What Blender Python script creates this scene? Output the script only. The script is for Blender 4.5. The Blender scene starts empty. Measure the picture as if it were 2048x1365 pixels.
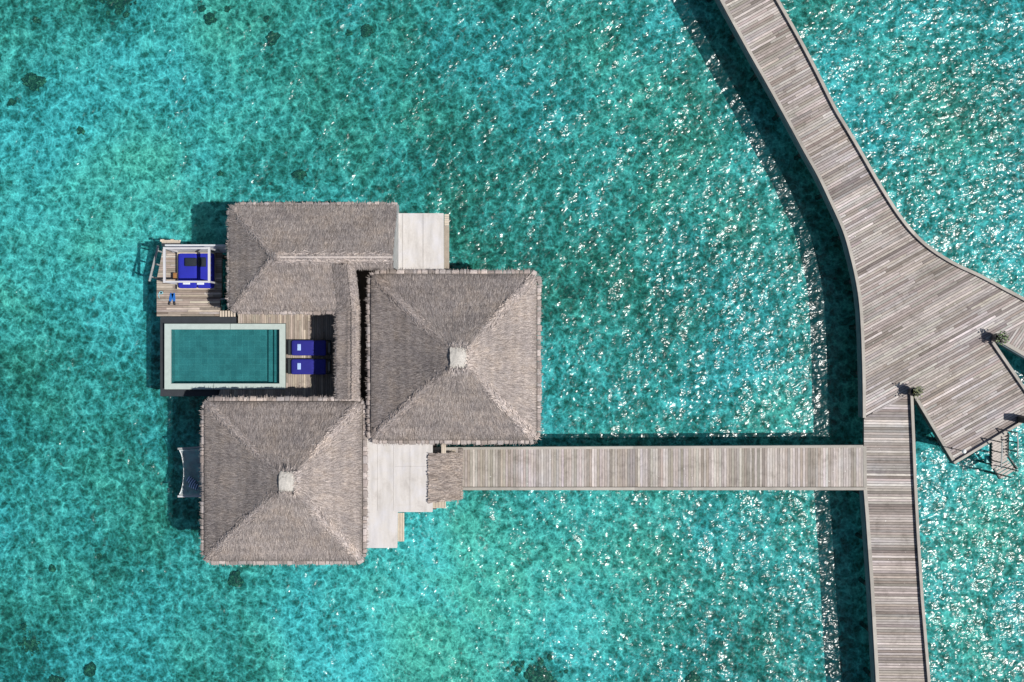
import bpy, bmesh, math, random
import numpy as np
from mathutils import Vector

scene = bpy.context.scene
COL = scene.collection
R = math.radians
rnd = random.Random(7)
nrg = np.random.default_rng(11)

# ------------------------------------------------------------------ camera
CAM_Z = 54.0
FOC = 1991.0                       # focal length in photo pixels (35 mm on a 36 mm wide sensor)
cam_data = bpy.data.cameras.new('camera')
cam = bpy.data.objects.new('camera', cam_data)
COL.objects.link(cam)
cam.location = (0, 0, CAM_Z)
cam.rotation_euler = (0, 0, 0)
cam_data.sensor_width = 36
cam_data.lens = 35.0
cam_data.clip_end = 6000
scene.camera = cam

# ------------------------------------------------------------------ sky and sun
SUN_TO = Vector((0.66, -0.145, 1.0)).normalized()
world = bpy.data.worlds.new('World')
scene.world = world
world.use_nodes = True
wn = world.node_tree.nodes
sky = wn.new('ShaderNodeTexSky')
sky.sky_type = 'NISHITA'
sky.sun_disc = False
sky.sun_elevation = math.asin(SUN_TO.z)
sky.sun_rotation = math.atan2(SUN_TO.x, SUN_TO.y)
wn['Background'].inputs['Strength'].default_value = 0.065
world.node_tree.links.new(sky.outputs[0], wn['Background'].inputs['Color'])
sd = bpy.data.lights.new('sun', 'SUN')
sd.energy = 5.0
sd.angle = R(0.5)
sd.color = (1.0, 0.96, 0.9)
so = bpy.data.objects.new('sun', sd)
COL.objects.link(so)
so.rotation_euler = SUN_TO.to_track_quat('Z', 'Y').to_euler()
so.location = SUN_TO * 100
scene.view_settings.view_transform = 'Standard'
scene.view_settings.look = 'None'
scene.view_settings.exposure = 0.0
scene.view_settings.gamma = 1.0

# ------------------------------------------------------------------ helpers
WATER_Z, BED_Z, DECK_Z = -0.4, -1.28, 1.5


def P(px, py, z):
    k = (CAM_Z - z) / FOC
    return Vector(((px - 1024) * k, (682.5 - py) * k, z))


def P2(px, py, z):
    v = P(px, py, z)
    return (v.x, v.y)


def root_loc(o):
    while o.parent:
        o = o.parent
    return Vector(o.location)


def tag(o, label=None, cat=None, group=None, kind=None):
    if label: o['label'] = label
    if cat: o['category'] = cat
    if group: o['group'] = group
    if kind: o['kind'] = kind
    return o


def empty(name, loc, label, cat, group=None):
    o = bpy.data.objects.new(name, None)
    o.empty_display_size = 0.3
    o.location = loc
    COL.objects.link(o)
    return tag(o, label, cat, group)


def link_mesh(name, me, mat, parent=None, origin=None):
    o = bpy.data.objects.new(name, me)
    COL.objects.link(o)
    if mat: me.materials.append(mat)
    off = root_loc(parent) if parent else Vector(origin or (0, 0, 0))
    if off.length > 0:
        n = len(me.vertices)
        a = np.empty(n * 3, dtype=np.float32)
        me.vertices.foreach_get('co', a)
        a = a.reshape(-1, 3) - np.array(off, dtype=np.float32)
        me.vertices.foreach_set('co', a.ravel())
        me.update()
    if parent:
        o.parent = parent
    else:
        o.location = off
    return o


class MB:
    """collects boxes, beams, tubes and prisms for ONE mesh object"""
    def __init__(self):
        self.v, self.f, self.c, self.uv = [], [], [], []
        self.col = (1, 1, 1)

    def add(self, verts, faces, col=None, uvs=None):
        b = len(self.v)
        self.v += [tuple(p) for p in verts]
        for i, f in enumerate(faces):
            self.f.append([b + k for k in f])
            self.c.append(col or self.col)
            self.uv.append([uvs[k] for k in f] if uvs else [(0, 0)] * len(f))

    def box(self, x0, x1, y0, y1, z0, z1, col=None):
        v = [(x, y, z) for z in (z0, z1) for y in (y0, y1) for x in (x0, x1)]
        self.add(v, [(0, 2, 3, 1), (4, 5, 7, 6), (0, 1, 5, 4), (2, 6, 7, 3), (0, 4, 6, 2), (1, 3, 7, 5)], col)

    def pbox(self, a, b, z0, z1, zp=None, col=None):
        """box from photo corners a and b, read at the height zp"""
        zp = z1 if zp is None else zp
        p, q = P(a[0], a[1], zp), P(b[0], b[1], zp)
        self.box(min(p.x, q.x), max(p.x, q.x), min(p.y, q.y), max(p.y, q.y), z0, z1, col)

    def prism(self, pts, z0, z1, col=None):
        n = len(pts)
        area = sum(pts[i][0] * pts[(i + 1) % n][1] - pts[(i + 1) % n][0] * pts[i][1] for i in range(n))
        if area < 0: pts = pts[::-1]
        v = [(p[0], p[1], z0) for p in pts] + [(p[0], p[1], z1) for p in pts]
        fs = [list(range(n))[::-1], list(range(n, 2 * n))]
        fs += [(i, (i + 1) % n, n + (i + 1) % n, n + i) for i in range(n)]
        self.add(v, fs, col)

    def beam(self, p0, p1, w, h, col=None, roll=None):
        p0, p1 = Vector(p0), Vector(p1)
        d = (p1 - p0).normalized()
        up = Vector(roll) if roll else (Vector((0, 0, 1)) if abs(d.z) < 0.95 else Vector((0, 1, 0)))
        s = d.cross(up).normalized() * (w / 2)
        u = s.cross(d).normalized() * (h / 2)
        v = [p + a * s + b * u for p in (p0, p1) for b in (-1, 1) for a in (-1, 1)]
        self.add(v, [(0, 1, 3, 2), (4, 6, 7, 5), (0, 4, 5, 1), (2, 3, 7, 6), (0, 2, 6, 4), (1, 5, 7, 3)], col)

    def tube(self, p0, p1, r0, r1=None, n=10, col=None):
        p0, p1 = Vector(p0), Vector(p1)
        r1 = r0 if r1 is None else r1
        d = (p1 - p0).normalized()
        a = d.orthogonal().normalized()
        b = d.cross(a)
        v = [p + r * (math.cos(2 * math.pi * k / n) * a + math.sin(2 * math.pi * k / n) * b)
             for p, r in ((p0, r0), (p1, r1)) for k in range(n)]
        fs = [(k, (k + 1) % n, n + (k + 1) % n, n + k) for k in range(n)]
        fs += [list(range(n))[::-1], list(range(n, 2 * n))]
        self.add(v, fs, col)

    def lathe(self, c, prof, n=20, col=None):
        c = Vector(c)
        v = [c + Vector((r * math.cos(2 * math.pi * k / n), r * math.sin(2 * math.pi * k / n), z))
             for r, z in prof for k in range(n)]
        fs = []
        for i in range(len(prof) - 1):
            fs += [(i * n + k, i * n + (k + 1) % n, (i + 1) * n + (k + 1) % n, (i + 1) * n + k) for k in range(n)]
        fs += [list(range(n))[::-1], list(range((len(prof) - 1) * n, len(prof) * n))]
        self.add(v, fs, col)

    def cushion(self, x0, x1, y0, y1, z0, z1, r=0.06, nx=10, ny=8, puff=0.03, col=None, seed=1):
        """soft rounded slab"""
        g = random.Random(seed)
        rows = []
        for zz, ins in ((z0, r * .8), (z0 + r * .5, r * .1), ((z0 + z1) / 2, 0), (z1 - r * .6, r * .05), (z1, r * .9)):
            rows.append((zz, ins))
        hx, hy, cx, cy = (x1 - x0) / 2, (y1 - y0) / 2, (x0 + x1) / 2, (y0 + y1) / 2
        n = 32
        ring = []
        for zz, ins in rows:
            for k in range(n):
                a = 2 * math.pi * (k + .5) / n
                ca, sa = math.cos(a), math.sin(a)
                e = 0.16
                x = math.copysign(abs(ca) ** e, ca) * (hx - ins)
                y = math.copysign(abs(sa) ** e, sa) * (hy - ins)
                ring.append((cx + x, cy + y, zz))
        fs = []
        for i in range(len(rows) - 1):
            fs += [(i * n + k, i * n + (k + 1) % n, (i + 1) * n + (k + 1) % n, (i + 1) * n + k) for k in range(n)]
        b = len(ring)
        m = 4
        for j in range(1, m):                       # domed top
            t = 1 - j / m
            for k in range(n):
                x, y, z = ring[(len(rows) - 1) * n + k]
                ring.append((cx + (x - cx) * t, cy + (y - cy) * t, z1 + puff * (1 - t * t) + g.uniform(-.004, .004)))
        prev = (len(rows) - 1) * n
        for j in range(1, m):
            cur = b + (j - 1) * n
            fs += [(prev + k, prev + (k + 1) % n, cur + (k + 1) % n, cur + k) for k in range(n)]
            prev = cur
        fs.append(list(range(prev, prev + n)))
        fs.append(list(range(n))[::-1])
        self.add(ring, fs, col)

    def build(self, name, mat, parent=None, origin=None, smooth=False, bevel=0):
        me = bpy.data.meshes.new(name)
        me.from_pydata(self.v, [], self.f)
        ca = me.color_attributes.new('Col', 'FLOAT_COLOR', 'CORNER')
        ul = me.uv_layers.new(name='UVMap')
        cc, uu = [], []
        for f, c, u in zip(self.f, self.c, self.uv):
            cc += [c[0], c[1], c[2], 1.0] * len(f)
            for q in u: uu += [q[0], q[1]]
        ca.data.foreach_set('color', cc)
        ul.data.foreach_set('uv', uu)
        if smooth:
            me.polygons.foreach_set('use_smooth', [True] * len(me.polygons))
        o = link_mesh(name, me, mat, parent, origin)
        if bevel:
            b = o.modifiers.new('bevel', 'BEVEL')
            b.width = bevel; b.segments = 2; b.limit_method = 'ANGLE'
        return o


def copy_tree(o, parent=None):
    c = o.copy()
    COL.objects.link(c)
    if parent: c.parent = parent
    for ch in list(o.children):
        copy_tree(ch, c)
    return c


# ------------------------------------------------------------------ materials
def new_mat(name):
    m = bpy.data.materials.new(name)
    m.use_nodes = True
    nt = m.node_tree
    return m, nt, nt.nodes, nt.links, nt.nodes['Principled BSDF']


def N(nt, typ, **kw):
    n = nt.nodes.new(typ)
    for k, v in kw.items():
        if k.startswith('i_'):
            n.inputs[k[2:].replace('_', ' ')].default_value = v
        else:
            setattr(n, k, v)
    return n


def mixc(nt, blend, fac, a, b):
    n = nt.nodes.new('ShaderNodeMix')
    n.data_type = 'RGBA'
    n.blend_type = blend
    for i, s in ((0, fac), (6, a), (7, b)):
        if isinstance(s, (int, float)): n.inputs[i].default_value = s
        elif isinstance(s, tuple): n.inputs[i].default_value = (*s, 1)
        else: nt.links.new(s, n.inputs[i])
    return n.outputs[2]


def ramp(nt, src, stops, interp='LINEAR'):
    n = nt.nodes.new('ShaderNodeValToRGB')
    n.color_ramp.interpolation = interp
    e = n.color_ramp.elements
    while len(e) < len(stops): e.new(0.5)
    for el, (p, c) in zip(e, stops):
        el.position = p
        el.color = (c, c, c, 1) if isinstance(c, (int, float)) else (*c, 1)
    nt.links.new(src, n.inputs[0])
    return n.outputs[0]


def maths(nt, op, a, b=None, clamp=False):
    n = nt.nodes.new('ShaderNodeMath')
    n.operation = op
    n.use_clamp = clamp
    for i, s in enumerate((a, b)):
        if s is None: continue
        if isinstance(s, (int, float)): n.inputs[i].default_value = s
        else: nt.links.new(s, n.inputs[i])
    return n.outputs[0]


def noise(nt, vec, scale, detail=4, rough=0.5, dist=0.0, w=None):
    n = N(nt, 'ShaderNodeTexNoise')
    n.inputs['Scale'].default_value = scale
    n.inputs['Detail'].default_value = detail
    n.inputs['Roughness'].default_value = rough
    n.inputs['Distortion'].default_value = dist
    if vec is not None: nt.links.new(vec, n.inputs['Vector'])
    return n.outputs['Fac']


def mapping(nt, vec, scale=(1, 1, 1), rot=(0, 0, 0), loc=(0, 0, 0)):
    m = N(nt, 'ShaderNodeMapping')
    m.inputs['Scale'].default_value = scale
    m.inputs['Rotation'].default_value = rot
    m.inputs['Location'].default_value = loc
    nt.links.new(vec, m.inputs['Vector'])
    return m.outputs[0]


def world_pos(nt):
    g = nt.nodes.new('ShaderNodeNewGeometry')
    return g.outputs['Position']


def basic(name, col, rough=0.7, var=0.12, scale=3.0, bump=0.0, use_col=False, metal=0.0, fine=40):
    """plain procedural material: base colour with two scales of mottling"""
    m, nt, nd, lk, b = new_mat(name)
    pos = world_pos(nt)
    a = noise(nt, pos, scale, 5, 0.6)
    f = noise(nt, pos, fine, 3, 0.6)
    r1 = ramp(nt, a, [(0.3, 1 - var), (0.7, 1 + var)])
    r2 = ramp(nt, f, [(0.3, 1 - var * .6), (0.7, 1 + var * .6)])
    c = mixc(nt, 'MULTIPLY', 1.0, r1, r2)
    if use_col:
        at = N(nt, 'ShaderNodeAttribute', attribute_name='Col')
        c = mixc(nt, 'MULTIPLY', 1.0, c, at.outputs['Color'])
    c = mixc(nt, 'MULTIPLY', 1.0, c, col)
    lk.new(c, b.inputs['Base Color'])
    b.inputs['Roughness'].default_value = rough
    b.inputs['Metallic'].default_value = metal
    if bump:
        bp = N(nt, 'ShaderNodeBump')
        bp.inputs['Strength'].default_value = bump
        bp.inputs['Distance'].default_value = 0.02
        lk.new(f, bp.inputs['Height'])
        lk.new(bp.outputs[0], b.inputs['Normal'])
    return m


def wood_mat(name, tint=(1, 1, 1), specks=False, damp=True):
    """weathered planks: plank tone from the attribute, grain along the plank (UV in metres)"""
    m, nt, nd, lk, b = new_mat(name)
    uv = N(nt, 'ShaderNodeUVMap')
    pos = world_pos(nt)
    at = N(nt, 'ShaderNodeAttribute', attribute_name='Col')
    g1 = noise(nt, mapping(nt, uv.outputs[0], (1.1, 26, 1)), 1.6, 5, 0.65, 0.4)
    g2 = noise(nt, mapping(nt, uv.outputs[0], (3.5, 9, 1)), 1.0, 4, 0.6)
    big = noise(nt, pos, 0.35, 4, 0.6)
    c = mixc(nt, 'MULTIPLY', 1.0, at.outputs['Color'], ramp(nt, g1, [(0.28, 0.72), (0.72, 1.25)]))
    c = mixc(nt, 'MULTIPLY', 1.0, c, ramp(nt, g2, [(0.25, 0.84), (0.75, 1.14)]))
    st = noise(nt, pos, 1.7, 6, 0.7, 0.5)
    c = mixc(nt, 'MULTIPLY', 1.0, c, ramp(nt, st, [(0.30, (.72, .71, .70)), (0.46, (1, 1, 1)), (0.70, (1.08, 1.08, 1.08))]))
    if damp:
        c = mixc(nt, 'MULTIPLY', 1.0, c, ramp(nt, big, [(0.32, (.86, .86, .84)), (0.5, (1, 1, 1)), (0.68, (1.02, 1.06, 1.13))]))
    c = mixc(nt, 'MULTIPLY', 1.0, c, tint)
    if specks:
        s = noise(nt, pos, 9.0, 2, 0.5)
        s2 = noise(nt, pos, 0.6, 2, 0.5)
        k = maths(nt, 'MULTIPLY', ramp(nt, s, [(0.735, 0.0), (0.75, 1.0)]), ramp(nt, s2, [(0.5, 0.0), (0.55, 1.0)]))
        c = mixc(nt, 'MIX', k, c, (.75, .74, .7))
    lk.new(c, b.inputs['Base Color'])
    b.inputs['Roughness'].default_value = 0.72
    b.inputs['Specular IOR Level'].default_value = 0.3
    bp = N(nt, 'ShaderNodeBump')
    bp.inputs['Strength'].default_value = 0.5
    bp.inputs['Distance'].default_value = 0.004
    lk.new(g1, bp.inputs['Height'])
    lk.new(bp.outputs[0], b.inputs['Normal'])
    return m


def straw_mat(name, tint=(1, 1, 1)):
    m, nt, nd, lk, b = new_mat(name)
    at = N(nt, 'ShaderNodeAttribute', attribute_name='Col')
    pos = world_pos(nt)
    a = noise(nt, pos, 0.9, 5, 0.65)
    f = noise(nt, pos, 14, 3, 0.6)
    c = mixc(nt, 'MULTIPLY', 1.0, at.outputs['Color'],
             ramp(nt, a, [(0.3, (.84, .85, .88)), (0.5, (1, 1, 1)), (0.7, (1.1, 1.06, 1.0))]))
    c = mixc(nt, 'MULTIPLY', 1.0, c, ramp(nt, f, [(0.3, .78), (0.7, 1.2)]))
    c = mixc(nt, 'MULTIPLY', 1.0, c, tint)
    lk.new(c, b.inputs['Base Color'])
    b.inputs['Roughness'].default_value = 0.9
    b.inputs['Specular IOR Level'].default_value = 0.15
    return m


M = {}
M['deck'] = wood_mat('weathered_deck_wood', tint=(1.12, 1.07, 1.045), specks=True)
M['deck_warm'] = wood_mat('warm_deck_wood', tint=(.88, .86, .83), damp=False)
M['curb_wood'] = basic('curb_wood', (.36, .335, .30), .75, .16, 1.3, .2, use_col=True)
M['dark_wood'] = basic('dark_underside_wood', (.085, .08, .078), .8, .2, 2, .2)
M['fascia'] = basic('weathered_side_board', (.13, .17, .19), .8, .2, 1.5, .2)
M['pile'] = basic('wet_pile_wood', (.06, .055, .05), .8, .3, 3, .3)
M['straw'] = straw_mat('thatch_straw', (1.44, 1.42, 1.42))
M['straw_entry'] = straw_mat('pale_thatch_straw', (1.25, 1.2, 1.15))
M['cap'] = basic('ridge_cap_sheet', (.47, .445, .41), .8, .22, 2.5, .3, fine=18)
M['wall'] = basic('timber_wall', (.30, .24, .18), .7, .15, 2, .1)
M['glass'] = basic('dark_window_glass', (.03, .045, .05), .08, .05)
M['white'] = basic('white_paint', (.52, .52, .54), .5, .06, 2)
M['grey_board'] = basic('pale_grey_board', (.55, .57, .60), .6, .08, 2)
M['coping'] = basic('pool_coping_stone', (.41, .48, .455), .55, .07, 4, .1)
M['slate'] = basic('dark_slate', (.022, .027, .034), .7, .2, 3, .1)
M['blue'] = basic('royal_blue_fabric', (.010, .016, .33), .85, .08, 3, .15, fine=60)
M['navy'] = basic('navy_blue_fabric', (.011, .012, .20), .85, .08, 3, .15, fine=60)
M['towel'] = basic('pale_blue_towel', (.36, .50, .80), .9, .06, 6, .3)
M['towel_white'] = basic('white_towel', (.62, .66, .78), .9, .05, 6, .3)
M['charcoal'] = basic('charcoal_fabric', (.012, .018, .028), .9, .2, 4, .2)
M['dark_frame'] = basic('dark_frame', (.022, .03, .032), .6, .15, 4)
M['orange_wood'] = basic('varnished_wood', (.28, .13, .04), .5, .2, 5)
M['daybed_wood'] = basic('daybed_wood', (.55, .47, .38), .6, .12, 4)
M['stair_wood'] = basic('stair_wood', (.40, .36, .33), .7, .2, 6)
M['fin'] = basic('blue_rubber', (.015, .12, .42), .45, .15, 8)
M['black'] = basic('black_rubber', (.012, .012, .014), .5, .2, 8)
M['mask'] = basic('aqua_plastic', (.25, .62, .72), .3, .08, 8)
M['rope'] = basic('white_rope', (.72, .75, .76), .8, .1, 8)
M['pot'] = basic('dark_glazed_pot', (.03, .032, .036), .35, .2, 6)
M['soil'] = basic('soil', (.03, .022, .015), .9, .3, 8)
M['leaf'] = basic('plant_leaf', (.06, .11, .025), .5, .25, 5, use_col=True)
M['globe'] = basic('white_globe_glass', (.82, .82, .8), .25, .03)
M['metal'] = basic('dark_metal', (.05, .05, .055), .4, .15, 5, metal=.6)
M['rail_wood'] = basic('grey_rail_wood', (.30, .31, .31), .7, .15, 3)
M['basket'] = basic('aqua_crate', (.08, .42, .42), .5, .1, 5)


def coral_mat():
    m, nt, nd, lk, b = new_mat('coral_rock')
    pos = world_pos(nt)
    a = noise(nt, pos, 7, 6, 0.85, 0.8)
    c = ramp(nt, a, [(0.34, (.008, .008, .006)), (0.47, (.05, .045, .025)), (0.54, (.22, .19, .09)), (0.64, (.75, .62, .40))])
    lk.new(c, b.inputs['Base Color'])
    b.inputs['Roughness'].default_value = 0.95
    bp = N(nt, 'ShaderNodeBump'); bp.inputs['Distance'].default_value = 0.15
    lk.new(a, bp.inputs['Height']); lk.new(bp.outputs[0], b.inputs['Normal'])
    return m
M['coral'] = coral_mat()


def flat_roof_mat():
    m, nt, nd, lk, b = new_mat('pale_roof_membrane')
    pos = world_pos(nt)
    a = noise(nt, pos, 1.1, 6, 0.65, 0.5)
    s = noise(nt, mapping(nt, pos, (2.2, .35, 1)), 1.5, 4, 0.6)
    f = noise(nt, pos, 30, 3, 0.6)
    c = mixc(nt, 'MULTIPLY', 1.0, ramp(nt, a, [(0.3, (.80, .78, .76)), (0.45, (.98, .97, .95)), (0.72, (1.0, 1.02, 1.08))]),
             ramp(nt, s, [(0.28, .84), (0.6, 1.04)]))
    c = mixc(nt, 'MULTIPLY', 1.0, c, ramp(nt, f, [(0.3, .95), (0.7, 1.05)]))
    at = N(nt, 'ShaderNodeAttribute', attribute_name='Col')
    c = mixc(nt, 'MULTIPLY', 1.0, c, at.outputs['Color'])
    c = mixc(nt, 'MULTIPLY', 1.0, c, (.55, .525, .51))
    lk.new(c, b.inputs['Base Color'])
    b.inputs['Roughness'].default_value = 0.85
    return m
M['flat'] = flat_roof_mat()


def seabed_mat():
    m, nt, nd, lk, b = new_mat('reef_flat_seabed')
    pos = world_pos(nt)
    # domain warp
    wv = N(nt, 'ShaderNodeTexNoise'); wv.inputs['Scale'].default_value = 1.1; wv.inputs['Detail'].default_value = 3
    lk.new(pos, wv.inputs['Vector'])
    warp = N(nt, 'ShaderNodeVectorMath', operation='MULTIPLY_ADD')
    lk.new(wv.outputs['Color'], warp.inputs[0]); warp.inputs[1].default_value = (.9, .9, 0); lk.new(pos, warp.inputs[2])
    wp = warp.outputs[0]
    v1 = N(nt, 'ShaderNodeTexVoronoi', feature='F1'); v1.inputs['Scale'].default_value = 2.0
    v2 = N(nt, 'ShaderNodeTexVoronoi', feature='F1'); v2.inputs['Scale'].default_value = 5.2
    lk.new(wp, v1.inputs['Vector']); lk.new(wp, v2.inputs['Vector'])
    big = noise(nt, pos, 0.055, 3, 0.5)
    mid = noise(nt, pos, 0.28, 5, 0.62, 0.4)
    fin = noise(nt, pos, 4.2, 6, 0.75)
    grn = noise(nt, pos, 0.12, 3, 0.55, 0.3)
    # cover: pale sand, plus caustic light painted as the seams between cobbles
    cobble_caustics = maths(nt, 'ADD', maths(nt, 'MULTIPLY', v1.outputs['Distance'], 0.55), maths(nt, 'MULTIPLY', v2.outputs['Distance'], 0.45))
    t = maths(nt, 'ADD', maths(nt, 'MULTIPLY', mid, 0.56), maths(nt, 'MULTIPLY', big, 0.62))
    t = maths(nt, 'ADD', t, maths(nt, 'MULTIPLY', cobble_caustics, 1.1))
    t = maths(nt, 'ADD', t, maths(nt, 'MULTIPLY', fin, 0.62))
    vf = noise(nt, pos, 13.0, 3, 0.85)
    t = maths(nt, 'ADD', t, maths(nt, 'MULTIPLY', vf, 0.78))
    # broad sandy stretches and weedy stretches of this reef flat
    def patch(px, py, rad, amt, t):
        c = P(px, py, BED_Z)
        d = N(nt, 'ShaderNodeVectorMath', operation='DISTANCE')
        lk.new(wp, d.inputs[0]); d.inputs[1].default_value = (c.x, c.y, BED_Z)
        k = N(nt, 'ShaderNodeMapRange', interpolation_type='SMOOTHSTEP')
        lk.new(d.outputs['Value'], k.inputs['Value'])
        k.inputs['From Min'].default_value = 0; k.inputs['From Max'].default_value = rad
        k.inputs['To Min'].default_value = amt; k.inputs['To Max'].default_value = 0
        return maths(nt, 'ADD', t, k.outputs[0])
    for q in ((900, 1260, 12, .25), (180, 420, 11, .10), (480, 1230, 6, .06), (1250, 1230, 6, .10), (330, 60, 7, .08), (120, 980, 7, .08), (620, 150, 7, .03),
              (1080, 1365, 3.4, -.30), (40, 1310, 4.5, -.16), (900, 420, 9, -.05), (1500, 1340, 5, -.12), (1250, 560, 9, -.05), (70, 180, 2.2, -.15),
              (230, 0, 3.4, -.18), (1500, 120, 5, -.08), (600, 330, 4, -.09)):
        t = patch(*q, t)
    c = ramp(nt, maths(nt, 'SUBTRACT', t, 1.225),
             [(0.05, (.018, .026, .016)), (0.26, (.055, .09, .065)), (0.46, (.13, .205, .175)), (0.66, (.26, .395, .395)), (0.98, (.72, .84, .84))])
    sep = N(nt, 'ShaderNodeSeparateXYZ'); lk.new(pos, sep.inputs[0])
    c = mixc(nt, 'MULTIPLY', 1.0, c, ramp(nt, grn, [(0.36, (1.15, 1.0, .86)), (0.5, (1, 1, 1)), (0.62, (.9, 1.0, 1.1))]))
    lk.new(c, b.inputs['Base Color'])
    b.inputs['Roughness'].default_value = 0.95
    b.inputs['Specular IOR Level'].default_value = 0.0
    return m


def water_mat(name, tint, waves=0.80, rough=0.20, body=(.02, .30, .33), bodyf=0.075, web=True):
    m, nt, nd, lk, b = new_mat(name)
    nd.remove(b)
    out = [n for n in nd if n.type == 'OUTPUT_MATERIAL'][0]
    pos = world_pos(nt)
    gust = ramp(nt, noise(nt, pos, 0.45, 3, 0.65), [(0.3, 0.55), (0.7, 1.4)])
    def wv_(ang, st, sc, det, dist):
        return noise(nt, mapping(nt, mapping(nt, pos, rot=(0, 0, R(-ang))), (1, st, 1)), sc, det, 0.5, dist)
    w0 = wv_(35, 1.7, 0.5, 1, 0.0)
    w1 = wv_(32, 1.7, 1.35, 0.6, 0.3)
    w2 = wv_(12, 1.6, 3.1, 0.5, 0.2)
    w3 = wv_(40, 1.6, 6.5, 0.3, 0.0)
    h = maths(nt, 'ADD', maths(nt, 'MULTIPLY', w0, 0.22), maths(nt, 'MULTIPLY', w1, 0.13))
    h = maths(nt, 'ADD', h, maths(nt, 'MULTIPLY', w2, 0.080))
    h = maths(nt, 'ADD', h, maths(nt, 'MULTIPLY', w3, 0.030))
    h = maths(nt, 'MULTIPLY', h, gust)
    bp = N(nt, 'ShaderNodeBump')
    bp.inputs['Strength'].default_value = 1.0
    bp.inputs['Distance'].default_value = waves
    lk.new(h, bp.inputs['Height'])
    fr = N(nt, 'ShaderNodeFresnel'); fr.inputs['IOR'].default_value = 1.39
    gl = N(nt, 'ShaderNodeBsdfGlossy'); gl.inputs['Roughness'].default_value = rough
    lk.new(bp.outputs[0], gl.inputs['Normal'])
    g2 = N(nt, 'ShaderNodeBsdfGlossy'); g2.inputs['Roughness'].default_value = min(.5, rough * 1.75)
    lk.new(bp.outputs[0], g2.inputs['Normal'])
    gm = N(nt, 'ShaderNodeMixShader'); gm.inputs[0].default_value = 0.38
    lk.new(gl.outputs[0], gm.inputs[1]); lk.new(g2.outputs[0], gm.inputs[2])
    gl = gm
    tr = N(nt, 'ShaderNodeBsdfTransparent')
    if web:                                   # caustic web of ripple-focused light, painted into the water's tint
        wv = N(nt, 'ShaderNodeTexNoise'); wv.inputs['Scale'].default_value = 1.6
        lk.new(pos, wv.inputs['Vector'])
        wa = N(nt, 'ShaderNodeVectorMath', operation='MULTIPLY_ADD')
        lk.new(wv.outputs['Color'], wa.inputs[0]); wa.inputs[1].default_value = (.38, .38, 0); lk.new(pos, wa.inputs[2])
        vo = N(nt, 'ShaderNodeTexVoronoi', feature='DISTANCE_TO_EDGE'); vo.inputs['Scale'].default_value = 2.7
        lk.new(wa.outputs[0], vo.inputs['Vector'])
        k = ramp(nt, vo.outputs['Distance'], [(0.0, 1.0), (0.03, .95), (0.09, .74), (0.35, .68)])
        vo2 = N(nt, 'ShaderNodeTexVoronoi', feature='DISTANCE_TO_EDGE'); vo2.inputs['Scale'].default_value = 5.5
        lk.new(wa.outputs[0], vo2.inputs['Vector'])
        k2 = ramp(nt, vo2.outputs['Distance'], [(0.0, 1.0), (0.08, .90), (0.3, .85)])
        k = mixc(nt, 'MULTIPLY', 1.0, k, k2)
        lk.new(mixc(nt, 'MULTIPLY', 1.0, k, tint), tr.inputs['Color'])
    else:
        tr.inputs['Color'].default_value = (*tint, 1)
    df = N(nt, 'ShaderNodeBsdfDiffuse'); df.inputs['Color'].default_value = (*body, 1)
    m1 = N(nt, 'ShaderNodeMixShader'); m1.inputs[0].default_value = bodyf
    lk.new(tr.outputs[0], m1.inputs[1]); lk.new(df.outputs[0], m1.inputs[2])
    m2 = N(nt, 'ShaderNodeMixShader')
    lk.new(fr.outputs[0], m2.inputs[0]); lk.new(m1.outputs[0], m2.inputs[1]); lk.new(gl.outputs[0], m2.inputs[2])
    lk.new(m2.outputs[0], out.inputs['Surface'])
    return m


# ------------------------------------------------------------------ water and seabed
def sheet(name, z, size, mat):
    b = MB()
    b.add([(-size, -size, z), (size, -size, z), (size, size, z), (-size, size, z)], [(0, 1, 2, 3)])
    return tag(b.build(name, mat), kind='structure')

sheet('seabed', BED_Z, 2500, seabed_mat())
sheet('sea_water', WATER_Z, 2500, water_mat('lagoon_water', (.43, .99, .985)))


# ------------------------------------------------------------------ planks
def inside_hits(poly, v):
    xs = []
    n = len(poly)
    for i in range(n):
        (x0, y0), (x1, y1) = poly[i], poly[(i + 1) % n]
        if (y0 > v) != (y1 > v):
            xs.append(x0 + (v - y0) / (y1 - y0) * (x1 - x0))
    return sorted(xs)


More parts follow.
